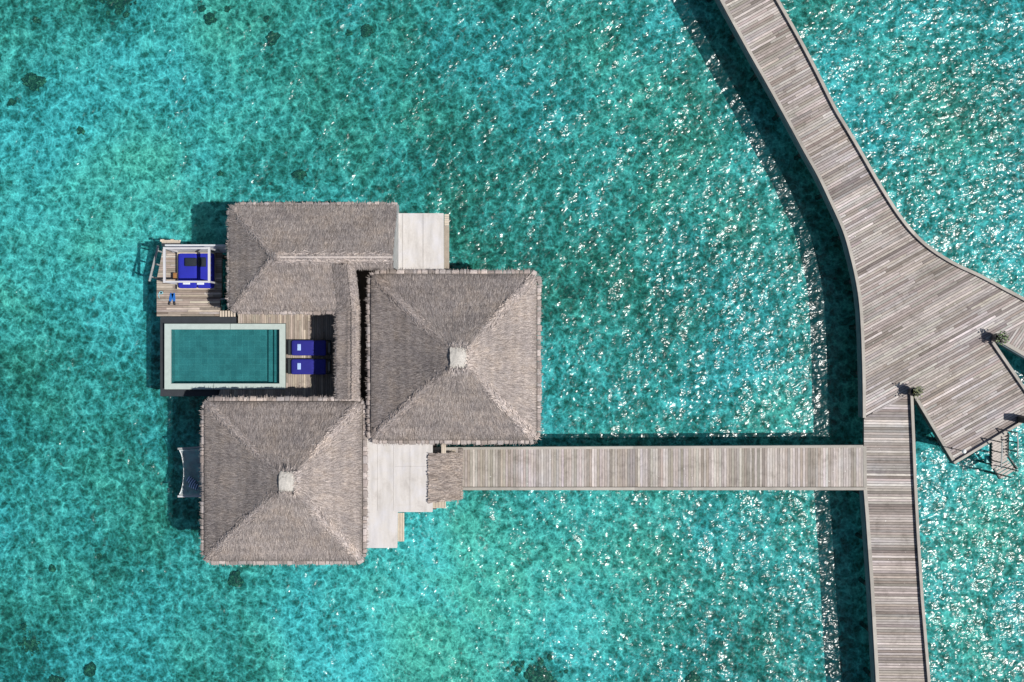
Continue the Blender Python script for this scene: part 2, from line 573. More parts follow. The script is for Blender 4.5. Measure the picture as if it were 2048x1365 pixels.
def planks(name, mat, poly, ang, z, parent, width=0.125, gap=0.014, lens=None, pal=None, var=.16, seed=1, th=.035, stagger=True):
    g = random.Random(seed)
    ca, sa = math.cos(ang), math.sin(ang)
    rp = [(x * ca + y * sa, -x * sa + y * ca) for x, y in poly]
    v0, v1 = min(p[1] for p in rp), max(p[1] for p in rp)
    mb = MB()
    pal = pal or [(.32, .295, .275), (.36, .335, .32), (.28, .25, .235), (.41, .385, .37), (.325, .305, .295), (.22, .195, .18)]
    v = v0 + 1e-4
    while v < v1:
        a, b = v + gap / 2, min(v + width - gap / 2, v1 - 1e-4)
        if b - a > 0.02:
            ha, hb, hm = inside_hits(rp, a), inside_hits(rp, b), inside_hits(rp, (a + b) / 2)
            if len(ha) != len(hm): ha = hm
            if len(hb) != len(hm): hb = hm
            for k in range(0, len(hm) - 1, 2):
                if max(abs(ha[k] - hb[k]), abs(ha[k + 1] - hb[k + 1])) > 1.5: ha2, hb2 = hm, hm
                else: ha2, hb2 = ha, hb
                L0, R0, L1, R1 = ha2[k], ha2[k + 1], hb2[k], hb2[k + 1]
                cuts = []
                if lens:
                    u = max(L0, L1) - g.uniform(0, lens[1])
                    while u < min(R0, R1):
                        u += g.uniform(*lens)
                        if max(L0, L1) + .25 < u < min(R0, R1) - .25: cuts.append(u)
                segs = []
                pl0, pl1 = L0, L1
                for cu in cuts:
                    segs.append((pl0, cu - .005, pl1, cu - .005)); pl0 = pl1 = cu + .005
                segs.append((pl0, R0, pl1, R1))
                for l0, r0, l1, r1 in segs:
                    base = g.choice(pal)
                    s = 1 + g.gauss(0, var)
                    s = max(.55, min(1.5, s))
                    col = tuple(c * s * g.uniform(.97, 1.03) for c in base)
                    zz = z + g.uniform(-.003, .003)
                    q = [(l0, a), (r0, a), (r1, b), (l1, b)]
                    w = [(x * ca - y * sa, x * sa + y * ca) for x, y in q]
                    ou, ov = g.uniform(0, 50), g.uniform(0, 50)
                    uvs = [(x + ou, y + ov) for x, y in q] * 2
                    vs = [(x, y, zz - th) for x, y in w] + [(x, y, zz) for x, y in w]
                    mb.add(vs, [(4, 5, 6, 7), (0, 1, 5, 4), (1, 2, 6, 5), (2, 3, 7, 6), (3, 0, 4, 7)], col, uvs)
        v += width
    return mb.build(name, mat, parent)


def smooth_line(pts, n=5):
    out = []
    for i in range(len(pts) - 1):
        p0 = pts[max(i - 1, 0)]; p1 = pts[i]; p2 = pts[i + 1]; p3 = pts[min(i + 2, len(pts) - 1)]
        for k in range(n):
            t = k / n
            out.append(tuple(0.5 * ((2 * p1[d]) + (-p0[d] + p2[d]) * t + (2 * p0[d] - 5 * p1[d] + 4 * p2[d] - p3[d]) * t * t
                                    + (-p0[d] + 3 * p1[d] - 3 * p2[d] + p3[d]) * t ** 3) for d in (0, 1)))
    out.append(pts[-1])
    return out


def offset_line(pts, d):
    """positive d moves to the left of travel"""
    out = []
    n = len(pts)
    for i in range(n):
        a = Vector(pts[max(i - 1, 0)]); b = Vector(pts[i]); c = Vector(pts[min(i + 1, n - 1)])
        n1 = (b - a); n2 = (c - b)
        if n1.length < 1e-6: n1 = n2
        if n2.length < 1e-6: n2 = n1
        n1 = Vector((-n1.y, n1.x)).normalized(); n2 = Vector((-n2.y, n2.x)).normalized()
        m = (n1 + n2).normalized()
        s = d / max(.4, m.dot(n1))
        out.append((b.x + m.x * s, b.y + m.y * s))
    return out


def strip(mb, pts, d0, d1, z0, z1, seglen=None, col=(1, 1, 1)):
    """solid strip along a polyline between two side offsets"""
    A, B = offset_line(pts, d0), offset_line(pts, d1)
    g = random.Random(len(pts) + int(abs(pts[0][0]) * 10))
    vs = []
    for (ax, ay), (bx, by) in zip(A, B):
        vs += [(ax, ay, z0), (bx, by, z0), (bx, by, z1), (ax, ay, z1)]
    acc, c = 0, g.uniform(.85, 1.12)
    b0 = len(mb.v)
    mb.v += vs
    for i in range(len(pts) - 1):
        acc += (Vector(pts[i + 1]) - Vector(pts[i])).length
        if acc > 3.0:
            acc = 0; c = g.uniform(.82, 1.14)
        k = b0 + i * 4
        for f in ((3, 7, 6, 2), (0, 1, 5, 4), (0, 4, 7, 3), (1, 2, 6, 5)):
            mb.f.append([k + q for q in f]); mb.c.append((c * col[0], c * col[1], c * col[2])); mb.uv.append([(0, 0)] * 4)
    for k in (b0, b0 + (len(pts) - 1) * 4):
        mb.f.append([k, k + 1, k + 2, k + 3]); mb.c.append(col); mb.uv.append([(0, 0)] * 4)


def densify(pts, step=1.5):
    out = [pts[0]]
    for a, b in zip(pts[:-1], pts[1:]):
        n = max(1, int((Vector(b) - Vector(a)).length / step))
        for k in range(1, n + 1):
            out.append((a[0] + (b[0] - a[0]) * k / n, a[1] + (b[1] - a[1]) * k / n))
    return out


W = lambda pts, z=DECK_Z: [P2(x, y, z) for x, y in pts]

# ------------------------------------------------------------------ main boardwalk
left_curve = smooth_line(W([(1283, -300), (1362, -150), (1442, 0), (1478.6, 67), (1508, 120), (1540, 176), (1577, 243), (1609, 302), (1636, 350),
                            (1660, 400), (1688, 463), (1704, 519), (1714.5, 567), (1720.5, 609), (1724, 659), (1726, 710), (1727.5, 770), (1728, 836)]))
right_curve = smooth_line(W([(1388, -300), (1472, -150), (1556, 0), (1602, 82), (1637, 149), (1671, 217), (1698, 262), (1722, 303), (1750, 352), (1773, 390),
                             (1799, 430), (1829, 467), (1864, 498), (1909, 526), (1964, 552), (2014, 579), (2048, 597), (2175, 666), (2300, 735)]))
apex1, lobe1, lobe2, apex2 = P2(1824, 788, DECK_Z), P2(1907, 928, DECK_Z), P2(2081, 823, DECK_Z), P2(1985, 683, DECK_Z)
seam_a, seam_b = P2(1999, 683, DECK_Z), P2(2085, 619, DECK_Z)
main_poly = left_curve + [apex1, lobe1, lobe2, apex2, seam_a, seam_b] + [p for p in right_curve[::-1] if p[0] < seam_b[0]]

board = empty('boardwalk', (*P2(1850, 650, DECK_Z), 0),
              'long curved grey timber boardwalk widening into a platform, running down the right side', 'boardwalk')
planks('decking', M['deck'], main_poly, R(29), DECK_Z, board, width=.135, gap=.022, lens=(1.2, 4.2), var=.15, seed=3)
lower_left = densify(W([(1728, 836), (1728, 893), (1729, 975), (1733.5, 1031), (1743, 1168), (1754, 1365), (1778, 1700)]))
lower_right = densify(W([(1824, 788), (1827.5, 870), (1831, 960), (1837, 1073), (1845, 1197), (1859, 1365), (1895, 1700)]))
lower_poly = lower_left + lower_right[::-1]
planks('decking', M['deck'], lower_poly, R(-0.6), DECK_Z, board, width=.135, gap=.022, lens=None, var=.2, seed=5)
branch_low = densify([P2(1999, 683, DECK_Z), P2(2300, 858, DECK_Z)])
branch_poly = branch_low + [p for p in right_curve[::-1] if p[0] > seam_b[0]] + [seam_b]
planks('decking', M['deck'], branch_poly, R(56), DECK_Z, board, width=.135, gap=.022, lens=(1.5, 4), var=.14, seed=6)
# substructure just under the planks, its side boards
sub = MB()
for pl in (main_poly, lower_poly, branch_poly):
    sub.prism(pl, DECK_Z - .22, DECK_Z - .045)
sub.build('joist_frame', M['dark_wood'], board)
side = MB()
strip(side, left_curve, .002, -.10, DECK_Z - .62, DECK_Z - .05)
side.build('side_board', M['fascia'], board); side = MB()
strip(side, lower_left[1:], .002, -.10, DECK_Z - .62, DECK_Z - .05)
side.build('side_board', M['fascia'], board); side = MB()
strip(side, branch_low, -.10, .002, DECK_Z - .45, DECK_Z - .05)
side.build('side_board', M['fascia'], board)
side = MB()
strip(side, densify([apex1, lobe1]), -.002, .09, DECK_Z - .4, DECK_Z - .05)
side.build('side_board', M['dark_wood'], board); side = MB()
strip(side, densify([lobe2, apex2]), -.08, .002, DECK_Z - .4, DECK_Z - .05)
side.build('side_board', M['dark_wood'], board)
# flush edging boards on the shaded sides
edge = MB()
strip(edge, left_curve, .10, -.06, DECK_Z - .04, DECK_Z + .02)
edge.build('edging_board', M['curb_wood'], board); edge = MB()
strip(edge, lower_left[1:], .12, -.06, DECK_Z - .04, DECK_Z + .02)
edge.build('edging_board', M['curb_wood'], board); edge = MB()
strip(edge, branch_low, .14, -.04, DECK_Z - .04, DECK_Z + .05)
edge.build('edging_board', M['curb_wood'], board); edge = MB()
strip(edge, densify([apex1, lobe1]), .16, 0, DECK_Z - .04, DECK_Z + .05)
edge.build('edging_board', M['curb_wood'], board)


def kerb(parent, pts, inner, h=.17, w=.15, sgn=1):
    """raised kerb rail on short blocks; sgn=+1 when the deck lies to the left of travel"""
    b = MB()
    strip(b, pts, 0.0, sgn * w, DECK_Z + h - .07, DECK_Z + h)
    strip(b, pts, sgn * .03, sgn * (w - .03), DECK_Z - .03, DECK_Z + h - .07)
    return b.build('kerb_rail', M['curb_wood'], parent)

kerb(board, right_curve, None, sgn=-1, w=.16)
kerb(board, lower_right, None, sgn=-1, w=.15)
kerb(board, densify([lobe1, lobe2]), None, sgn=1, w=.13)
kerb(board, densify([lobe2, apex2]), None, sgn=1, w=.15)


def pile_mesh():
    b = MB()
    b.tube((0, 0, -2.6), (0, 0, .95), .13, .12, 12)
    b.tube((0, 0, -2.6), (0, 0, -1.75), .24, .20, 12)
    me = bpy.data.meshes.new('pile')
    me.from_pydata(b.v, [], b.f)
    me.materials.append(M['pile'])
    return me
PILE = pile_mesh()


def piles(parent, pts):
    rl = root_loc(parent)
    for x, y in pts:
        o = bpy.data.objects.new('pile', PILE)
        COL.objects.link(o)
        o.parent = parent
        o.location = Vector((x, y, DECK_Z - .35 - .95)) - Vector((rl.x, rl.y, rl.z))
    # the top of each pile meets the frame


def along(pts, step, start=0.6):
    out, acc, nxt = [], 0, start
    for a, b in zip(pts[:-1], pts[1:]):
        L = (Vector(b) - Vector(a)).length
        while acc + L > nxt:
            t = (nxt - acc) / L
            out.append((a[0] + (b[0] - a[0]) * t, a[1] + (b[1] - a[1]) * t)); nxt += step
        acc += L
    return out

ll, lr = offset_line(left_curve, .35), offset_line(right_curve, -.4)
piles(board, along(ll, 2.5)[2:])
piles(board, along(lr, 2.5)[2:])
piles(board, along(offset_line(lower_left, .35), 2.5, 4.2)[:9])
piles(board, along(offset_line(lower_right, -.4), 2.5, 4.2)[:9])
piles(board, along(offset_line([apex1, lobe1], .5), 2.4, 1.0) + along(offset_line([lobe1, lobe2], .4), 2.4, .8))
for a, b in zip(along(ll, 2.5)[2:18], along(lr, 2.5)[2:18]):
    cb = MB(); cb.beam((a[0], a[1], DECK_Z - .31), (b[0], b[1], DECK_Z - .31), .16, .17)
    cb.build('cross_beam', M['dark_wood'], board)

# ------------------------------------------------------------------ walkway out to the villa
vw = empty('villa_walkway', (*P2(1300, 936, DECK_Z), 0),
           'straight narrow timber walkway from the boardwalk to the villa entrance', 'walkway')
wpoly = W([(862, 900), (1726, 895.5), (1727.5, 974), (862, 974)])
planks('decking', M['deck'], wpoly, R(90), DECK_Z, vw, width=.134, gap=.013, var=.12, seed=8,
       pal=[(.335, .31, .285), (.375, .35, .33), (.30, .27, .24), (.41, .385, .37), (.33, .31, .295), (.26, .24, .215)])
b = MB(); b.prism(wpoly, DECK_Z - .22, DECK_Z - .045)
b.prism(W([(862, 975), (1727, 975), (1727, 979), (862, 979)]), DECK_Z - .42, DECK_Z - .12)
b.build('joist_frame', M['dark_wood'], vw)
b = MB()
strip(b, densify(W([(864, 900), (1726, 895.5)])), .13, 0, DECK_Z - .30, DECK_Z + .05)
b.build('edging_board', M['curb_wood'], vw)
b = MB()
strip(b, densify(W([(864, 980.5), (1731, 980.5)])), .15, 0, DECK_Z - .3, DECK_Z + .06)
b.build('edging_board', M['curb_wood'], vw)
piles(vw, [(P2(x, y, DECK_Z)) for x in range(960, 1700, 96) for y in (908, 962)])

# ------------------------------------------------------------------ thatch
STRAW = [(.235, .202, .188), (.29, .252, .235), (.19, .168, .158), (.34, .302, .285), (.26, .238, .232), (.42, .37, .34), (.15, .13, .12)]


def build_arrays(name, V, F, C, mat, parent):
    """triangles/quads from numpy arrays, colour per face"""
    me = bpy.data.meshes.new(name)
    nv, nf, k = len(V), len(F), F.shape[1]
    me.vertices.add(nv); me.vertices.foreach_set('co', V.astype(np.float32).ravel())
    me.loops.add(nf * k); me.loops.foreach_set('vertex_index', F.astype(np.int32).ravel())
    me.polygons.add(nf)
    me.polygons.foreach_set('loop_start', np.arange(0, nf * k, k, dtype=np.int32))
    me.polygons.foreach_set('loop_total', np.full(nf, k, dtype=np.int32))
    me.update(calc_edges=True)
    ca = me.color_attributes.new('Col', 'FLOAT_COLOR', 'CORNER')
    c4 = np.ones((nf, k, 4), dtype=np.float32)
    c4[:, :, :3] = C[:, None, :]
    ca.data.foreach_set('color', c4.ravel())
    me.validate()
    return link_mesh(name, me, mat, parent)


def pick_cols(n, tone=1.0, pal=STRAW, var=.16):
    pal = np.array(pal)
    c = pal[nrg.integers(0, len(pal), n)]
    return c * (1 + nrg.normal(0, var, n))[:, None].clip(-.5, .8) * tone


def scatter(tris, count, center=None, flare=0.0, ln=(.20, .38), wd=(.013, .030), lift=(.005, .032), tone=1.0, jit=.16, band=None):
    """thin straw blades lying down the slope of the given triangles"""
    T = np.array(tris)                                   # n,3,3
    a, bb, c = T[:, 0], T[:, 1], T[:, 2]
    nrm = np.cross(bb - a, c - a)
    area = np.linalg.norm(nrm, axis=1) / 2
    nrm /= (2 * area[:, None] + 1e-12)
    nrm[nrm[:, 2] < 0] *= -1
    idx = nrg.choice(len(T), count, p=area / area.sum())
    u, v = nrg.random(count), nrg.random(count)
    m = u + v > 1
    u[m], v[m] = 1 - u[m], 1 - v[m]
    p = a[idx] + u[:, None] * (bb - a)[idx] + v[:, None] * (c - a)[idx]
    n = nrm[idx]
    g = np.tile(np.array([0, 0, -1.0]), (count, 1))
    d = g - (g * n).sum(1)[:, None] * n
    ld = np.linalg.norm(d, axis=1)[:, None]
    d = d / np.maximum(ld, 1e-6)
    if center is not None and flare > 0:
        rad = p - np.array(center); rad[:, 2] = 0
        dist = np.linalg.norm(rad, axis=1)[:, None]
        rad /= np.maximum(dist, .01)
        w = flare * np.exp(-dist / 3.0)
        d = d * (1 - w) + rad * w
        d -= (d * n).sum(1)[:, None] * n
        d /= np.linalg.norm(d, axis=1)[:, None]
    s = np.cross(d, n)
    ja = nrg.normal(0, jit, count)[:, None]
    d2 = d * np.cos(ja) + s * np.sin(ja)
    s2 = np.cross(d2, n)
    roll = nrg.normal(0, .28, count)[:, None]
    sr = s2 * np.cos(roll) + n * np.sin(roll)
    L = nrg.uniform(*ln, count)[:, None]; Wd = nrg.uniform(*wd, count)[:, None] / 2
    lf = nrg.uniform(*lift, count)[:, None]
    base = p - d2 * L * .5 + n * .012
    tip = p + d2 * L * .5 + n * lf
    V = np.stack([base - sr * Wd, base + sr * Wd, tip + sr * Wd * .35, tip - sr * Wd * .35], 1).reshape(-1, 3)
    C = pick_cols(count, tone)
    if band:                                             # courses of thatch: faint tone bands across the slope
        ph = p[:, 2] / band
        k = .86 + .20 * np.abs(np.sin(ph * np.pi + .5 * np.sin(p[:, 0] * 1.1 + p[:, 1] * .9))) + .05 * np.sin(ph * 1.3 + p[:, 0])
        C = C * k[:, None]
    return V, C


def quads_to_F(n):
    return np.arange(n * 4).reshape(-1, 4)


def ring_surface(outer, inner, rings=10, sag=0.0):
    """loft between two matching loops; returns triangles"""
    O, I = np.array(outer), np.array(inner)
    n = len(O)
    L = []
    for r in range(rings + 1):
        t = r / rings
        q = O * (1 - t) + I * t
        q[:, 2] -= sag * np.sin(math.pi * t)
        L.append(q)
    tris = []
    for r in range(rings):
        for k in range(n):
            k2 = (k + 1) % n
            a, b, c, d = L[r][k], L[r][k2], L[r + 1][k2], L[r + 1][k]
            if np.linalg.norm(np.cross(b - a, c - a)) > 1e-7: tris.append((a, b, c))
            if np.linalg.norm(np.cross(c - a, d - a)) > 1e-7: tris.append((a, c, d))
    return tris


def solid_from_tris(name, tris, mat, parent, extraV=None, extraC=None, tone=.62, under=.14):
    T = np.array(tris).reshape(-1, 3)
    V = np.concatenate([T, T - np.array([0, 0, under])])
    nt_ = len(tris)
    F = np.arange(nt_ * 3).reshape(-1, 3)
    F2 = F[:, ::-1] + nt_ * 3
    tV = V; tF = np.concatenate([F, F2])
    tF = np.concatenate([tF, tF[:, 2:3]], 1)            # degenerate quads are avoided below
    C = np.tile(np.array([.19, .168, .155]) * tone, (len(tF), 1))
    # triangles and quads in one mesh: write by hand
    me = bpy.data.meshes.new(name)
    qn = len(extraV) // 4
    allV = np.concatenate([tV, extraV])
    me.vertices.add(len(allV)); me.vertices.foreach_set('co', allV.astype(np.float32).ravel())
    triF = tF[:, :3].ravel()
    qF = (np.arange(qn * 4) + len(tV))
    loops = np.concatenate([triF, qF])
    me.loops.add(len(loops)); me.loops.foreach_set('vertex_index', loops.astype(np.int32))
    nfa = len(tF)
    me.polygons.add(nfa + qn)
    ls = np.concatenate([np.arange(nfa) * 3, nfa * 3 + np.arange(qn) * 4])
    lt = np.concatenate([np.full(nfa, 3), np.full(qn, 4)])
    me.polygons.foreach_set('loop_start', ls.astype(np.int32)); me.polygons.foreach_set('loop_total', lt.astype(np.int32))
    me.update(calc_edges=True)
    ca = me.color_attributes.new('Col', 'FLOAT_COLOR', 'CORNER')
    cc = np.concatenate([np.repeat(C, 3, 0), np.repeat(extraC, 4, 0)])
    c4 = np.ones((len(cc), 4), dtype=np.float32); c4[:, :3] = cc
    ca.data.foreach_set('color', c4.ravel())
    return link_mesh(name, me, mat, parent)


def rounded_loop(corners, rad, per=7, step=.35, zf=None):
    """corners (x,y,r?) -> closed loop with rounded corners and dense straight runs"""
    n = len(corners)
    out = []
    for i in range(n):
        p0, p1, p2 = Vector(corners[i - 1][:2]), Vector(corners[i][:2]), Vector(corners[(i + 1) % n][:2])
        r = corners[i][2] if len(corners[i]) > 2 else rad
        a, b = (p0 - p1).normalized(), (p2 - p1).normalized()
        if r < .02:
            out.append((p1.x, p1.y)); continue
        s, e = p1 + a * r, p1 + b * r
        for k in range(per + 1):
            t = k / per
            q = s * (1 - t) ** 2 + p1 * 2 * t * (1 - t) + e * t * t
            out.append((q.x, q.y))
    return densify(out + [out[0]], step)[:-1]


def fringe(name, loop, z_of, parent, mat, out_w=.24, density=45, skip=None, tone=.92):
    """cut ends of the thatch: lumpy bundles round the eave with loose straw, loop runs counter-clockwise"""
    g = random.Random(len(loop))
    n = len(loop)
    mb = MB()
    sv, sc = [], []
    i = 0
    pts = [Vector(p) for p in loop]
    # bundles
    lens = [(pts[(k + 1) % n] - pts[k]).length for k in range(n)]
    tot = sum(lens)
    cum = [0]
    for L in lens: cum.append(cum[-1] + L)

    def at(s):
        s = s % tot
        import bisect
        k = min(bisect.bisect_right(cum, s) - 1, n - 1)
        t = (s - cum[k]) / max(lens[k], 1e-6)
        p = pts[k].lerp(pts[(k + 1) % n], t)
        d = (pts[(k + 1) % n] - pts[k]).normalized()
        return p, d, Vector((d.y, -d.x))
    s = 0.0
    while s < tot:
        L = g.choice([.14, .2, .26, .34, .22, .42])
        if s + L > tot: L = tot - s
        p, d, nn = at(s + L / 2)
        if not (skip and skip(p.x, p.y)):
            z = z_of(p.x, p.y)
            w = out_w * g.uniform(.8, 1.12)
            hl = L / 2 - .008
            zt = z - .03 + g.uniform(-.03, .03)
            kk = g.uniform(.85, 1.15) * tone; c = tuple(q * kk for q in g.choice(STRAW[:5]))
            prof = [(.0, zt - .10), (.03, zt - .05), (w * .6, zt - .06), (w * .92, zt - .11), (w, zt - .2), (w * .7, zt - .32), (.0, zt - .32)]
            vs = []
            for e, sh in ((-hl, .82), (-hl * .75, 1), (hl * .75, 1), (hl, .82)):
                pp = p + d * e
                for o_, zz in prof:
                    q = pp + nn * (o_ * sh)
                    vs.append((q.x, q.y, zz - (.02 if sh < 1 else 0)))
            m = len(prof)
            fs = []
            for r_ in range(3):
                for k in range(m):
                    fs.append((r_ * m + k, r_ * m + (k + 1) % m, (r_ + 1) * m + (k + 1) % m, (r_ + 1) * m + k))
            fs += [tuple(range(m))[::-1], tuple(range(3 * m, 4 * m))]
            mb.add(vs, fs, c)
        s += L
    # loose straws
    cnt = int(tot * density)
    for _ in range(cnt):
        p, d, nn = at(g.uniform(0, tot))
        if skip and skip(p.x, p.y): continue
        z = z_of(p.x, p.y)
        ja = g.gauss(0, .22)
        dr = (nn * math.cos(ja) + d * math.sin(ja))
        L = g.uniform(.08, .18) * (1.35 if g.random() < .10 else 1)
        w = g.uniform(.012, .03) / 2
        st = g.uniform(.03, out_w * .72)
        zb = z - .10 - max(0, st) * .35 + g.uniform(0, .04)
        drop = g.uniform(.0, .12)
        sd_ = Vector((-dr.y, dr.x))
        b0 = p + dr * st
        t0 = b0 + dr * L
        kk = g.uniform(.8, 1.25) * tone; c = tuple(q * kk for q in g.choice(STRAW))
        vs = [(b0.x - sd_.x * w, b0.y - sd_.y * w, zb), (b0.x + sd_.x * w, b0.y + sd_.y * w, zb + g.uniform(-.01, .01)),
              (t0.x + sd_.x * w * .4, t0.y + sd_.y * w * .4, zb - drop), (t0.x - sd_.x * w * .4, t0.y - sd_.y * w * .4, zb - drop)]
        mb.add(vs, [(0, 1, 2, 3)], c)
    return mb.build(name, mat, parent)


def line_straws(p0, p1, count, spread, tone, ln=(.3, .6), lift=(.04, .09)):
    """pale straws laid along a hip or ridge"""
    p0, p1 = np.array(p0), np.array(p1)
    d = (p1 - p0); d /= np.linalg.norm(d)
    t = nrg.random(count)[:, None]
    side = np.cross(d, [0, 0, 1.0]); side /= np.linalg.norm(side)
    off = nrg.normal(0, spread, count)[:, None]
    up = np.cross(side, d)
    p = p0 + (p1 - p0) * t + side * off + up * (nrg.uniform(*lift, count)[:, None]) - np.array([0, 0, 1.0]) * np.abs(off) * .45
    ja = nrg.normal(0, .28, count)[:, None] + off * 1.0
    dd = d * np.cos(ja) + side * np.sin(ja)
    dd[:, 2] -= np.abs(np.sin(ja))[:, 0] * .45
    ss = np.cross(dd, up); ss /= np.linalg.norm(ss, axis=1)[:, None]
    L = nrg.uniform(*ln, count)[:, None] / 2; w = nrg.uniform(.012, .03, count)[:, None] / 2
    V = np.stack([p - dd * L - ss * w, p - dd * L + ss * w, p + dd * L + ss * w * .3, p + dd * L - ss * w * .3], 1).reshape(-1, 3)
    return V, pick_cols(count, tone)


villa = empty('water_villa', (*P2(740, 800, DECK_Z), 0),
              'overwater villa with grey thatched roofs joined by pale flat roofs, standing on piles', 'villa')


def hip_roof(box, eave_z, cap, rise, parent, straws, rad=.45):
    """box: photo rectangle of the outer thatch edge; cap: photo rectangle of the ridge cap"""
    x0, y0, x1, y1 = box
    ins = 8.5
    top_z = eave_z + rise
    corners = [P2(x0 + ins, y1 - ins, eave_z), P2(x1 - ins, y1 - ins, eave_z), P2(x1 - ins, y0 + ins, eave_z), P2(x0 + ins, y0 + ins, eave_z)]
    loop = rounded_loop(corners, rad)
    cx0, cy1 = P2(cap[0], cap[3], top_z); cx1, cy0 = P2(cap[2], cap[1], top_z)
    mx, my = (cx0 + cx1) / 2, (cy0 + cy1) / 2
    xa, xb = min(p[0] for p in corners), max(p[0] for p in corners)
    ya, yb = min(p[1] for p in corners), max(p[1] for p in corners)
    outer = [(x, y, eave_z) for x, y in loop]
    inner = []
    for x, y in loop:
        tx = (x - xa) / (xb - xa); ty = (y - ya) / (yb - ya)
        sx = .30 * (cx1 - cx0); sy = .30 * (cy0 - cy1)
        inner.append((mx + (tx - .5) * 2 * sx, my + (ty - .5) * 2 * sy, top_z))
    tris = ring_surface(outer, inner, 8, sag=.10)
    V, C = scatter(tris, straws, center=(mx, my, top_z), flare=.75, band=.31)
    q4 = V.reshape(-1, 4, 3)                              # trim the straw along the eave
    keep = (q4[:, :, 0].min(1) > xa - .01) & (q4[:, :, 0].max(1) < xb + .01) & (q4[:, :, 1].min(1) > ya - .01) & (q4[:, :, 1].max(1) < yb + .01)
    V, C = q4[keep].reshape(-1, 3), C[keep]
    ex = [(V, C)]
    for cxy in corners:
        px, py = cxy
        hx, hy = px + (mx - px) * .06, py + (my - py) * .06
        ex.append(line_straws((mx + (px - mx) * .07, my + (py - my) * .07, top_z - .07 * rise), (hx, hy, eave_z + .06 * rise), 2400, .10, 1.40, lift=(.01, .05)))
    V = np.concatenate([e[0] for e in ex]); C = np.concatenate([e[1] for e in ex])
    roof = solid_from_tris('thatched_roof', tris, M['straw'], parent, V, C)
    fringe('eave_fringe', loop, lambda x, y: eave_z, roof, M['straw'])
    # saddle shaped cap of pale sheet over the peak
    b = MB()
    nx, ny = 8, 8
    g = random.Random(int(x0))
    vs, fs = [], []
    for j in range(ny + 1):
        for i in range(nx + 1):
            u, v = i / nx * 2 - 1, j / ny * 2 - 1
            x = mx + u * (cx1 - cx0) / 2 * (.93 + .06 * g.uniform(-1, 1)); y = my + v * (cy0 - cy1) / 2 * (.94 + .07 * g.uniform(-1, 1))
            z = top_z + .13 - .07 * abs(u) ** 1.6 - .14 * abs(v) ** 2.2 + g.uniform(-.006, .006)
            vs.append((x, y, z))
    for j in range(ny):
        for i in range(nx):
            a = j * (nx + 1) + i
            fs.append((a, a + 1, a + nx + 2, a + nx + 1))
    n0 = len(vs)
    vs += [(mx + (x - mx) * 1.03, my + (y - my) * 1.03, z - .36) for x, y, z in vs]
    fs += [tuple(q + n0 for q in f[::-1]) for f in fs]
    rim = [i for i in range(nx + 1)] + [(j + 1) * (nx + 1) + nx for j in range(ny)] + [ny * (nx + 1) + nx - 1 - i for i in range(nx)] + [(ny - 1 - j) * (nx + 1) for j in range(ny - 1)]
    for a, c in zip(rim, rim[1:] + rim[:1]):
        fs.append((a, c, c + n0, a + n0))
    b.add(vs, fs)
    b.build('ridge_cap', M['cap'], roof)
    hx_, hy_ = (cx1 - cx0) / 2, (cy0 - cy1) / 2
    tuft = MB()                                           # ragged straw creeping over the edges of the cap
    for _ in range(300):
        sd_ = g.choice('EEESSN')
        t_ = g.uniform(-1, 1)
        o_ = g.gauss(.0, .07)
        if sd_ == 'E': p_ = Vector((mx + hx_ - .02 + o_, my + t_ * hy_, 0)); d_ = Vector((1, g.gauss(0, .35), 0))
        elif sd_ == 'W': p_ = Vector((mx - hx_ - .05 + o_ * .5, my + t_ * hy_, 0)); d_ = Vector((-1, g.gauss(0, .35), 0))
        elif sd_ == 'S': p_ = Vector((mx + t_ * hx_, my - hy_ + .0 + o_, 0)); d_ = Vector((g.gauss(0, .35), -1, 0))
        else: p_ = Vector((mx + t_ * hx_, my + hy_ + o_, 0)); d_ = Vector((g.gauss(0, .35), 1, 0))
        d_.normalize(); n_ = Vector((-d_.y, d_.x, 0)) * g.uniform(.007, .016)
        z_ = top_z + .09 + g.uniform(-.02, .03)
        e_ = p_ + d_ * g.uniform(.10, .24)
        cc_ = g.choice(STRAW); k_ = g.uniform(.9, 1.3)
        tuft.add([(p_.x - n_.x, p_.y - n_.y, z_), (p_.x + n_.x, p_.y + n_.y, z_), (e_.x + n_.x * .4, e_.y + n_.y * .4, z_ - .10), (e_.x - n_.x * .4, e_.y - n_.y * .4, z_ - .10)],
                 [(0, 1, 2, 3)], tuple(q * k_ for q in cc_))
    tuft.build('cap_tufts', M['straw'], roof)
    return roof

south = hip_roof((400, 795, 733, 1131), 4.2, (557, 942, 592, 986), 2.65, villa, 84000)
big = hip_roof((733, 540, 1082, 889), 4.45, (899, 694, 936, 738), 2.75, villa, 90000)

# north wing: hipped at its left end, cut off square at its right end
EZ = 4.2
RZ = EZ + 1.85
yN = P2(0, 413, EZ)[1]; yS = P2(0, 620, EZ)[1]; xL = P2(461, 0, EZ)[0]
xR = P2(790, 0, 5.0)[0]
yr = P2(0, 515, RZ)[1]; xrl = P2(550, 0, RZ)[0]
xn = P2(713, 0, 5.3)[0]
sN, sS = (RZ - EZ) / (yN - yr), (RZ - EZ) / (yr - yS)
zn = lambda x, y: (RZ - (y - yr) * sN if y > yr else RZ - (yr - y) * sS) if x > xrl - .01 else \
    min(RZ - (y - yr) * sN if y > yr else RZ - (yr - y) * sS, EZ + (x - xL) * (RZ - EZ) / (xrl - xL))
yC = P2(0, 537, 5.5)[1]
xE = P2(668, 0, 4.6)[0]
loopn = rounded_loop([(xL, yS, .4), (xE + .5, yS, .01), (xn, yS, .01), (xn, yC, .01), (xR, yC, .01), (xR, yr, .01), (xR, yN, .01), (xL, yN, .4)], .4, step=.3)
outer = []
for x, y in loopn:
    outer.append((x, y, max(EZ, zn(x, y))))
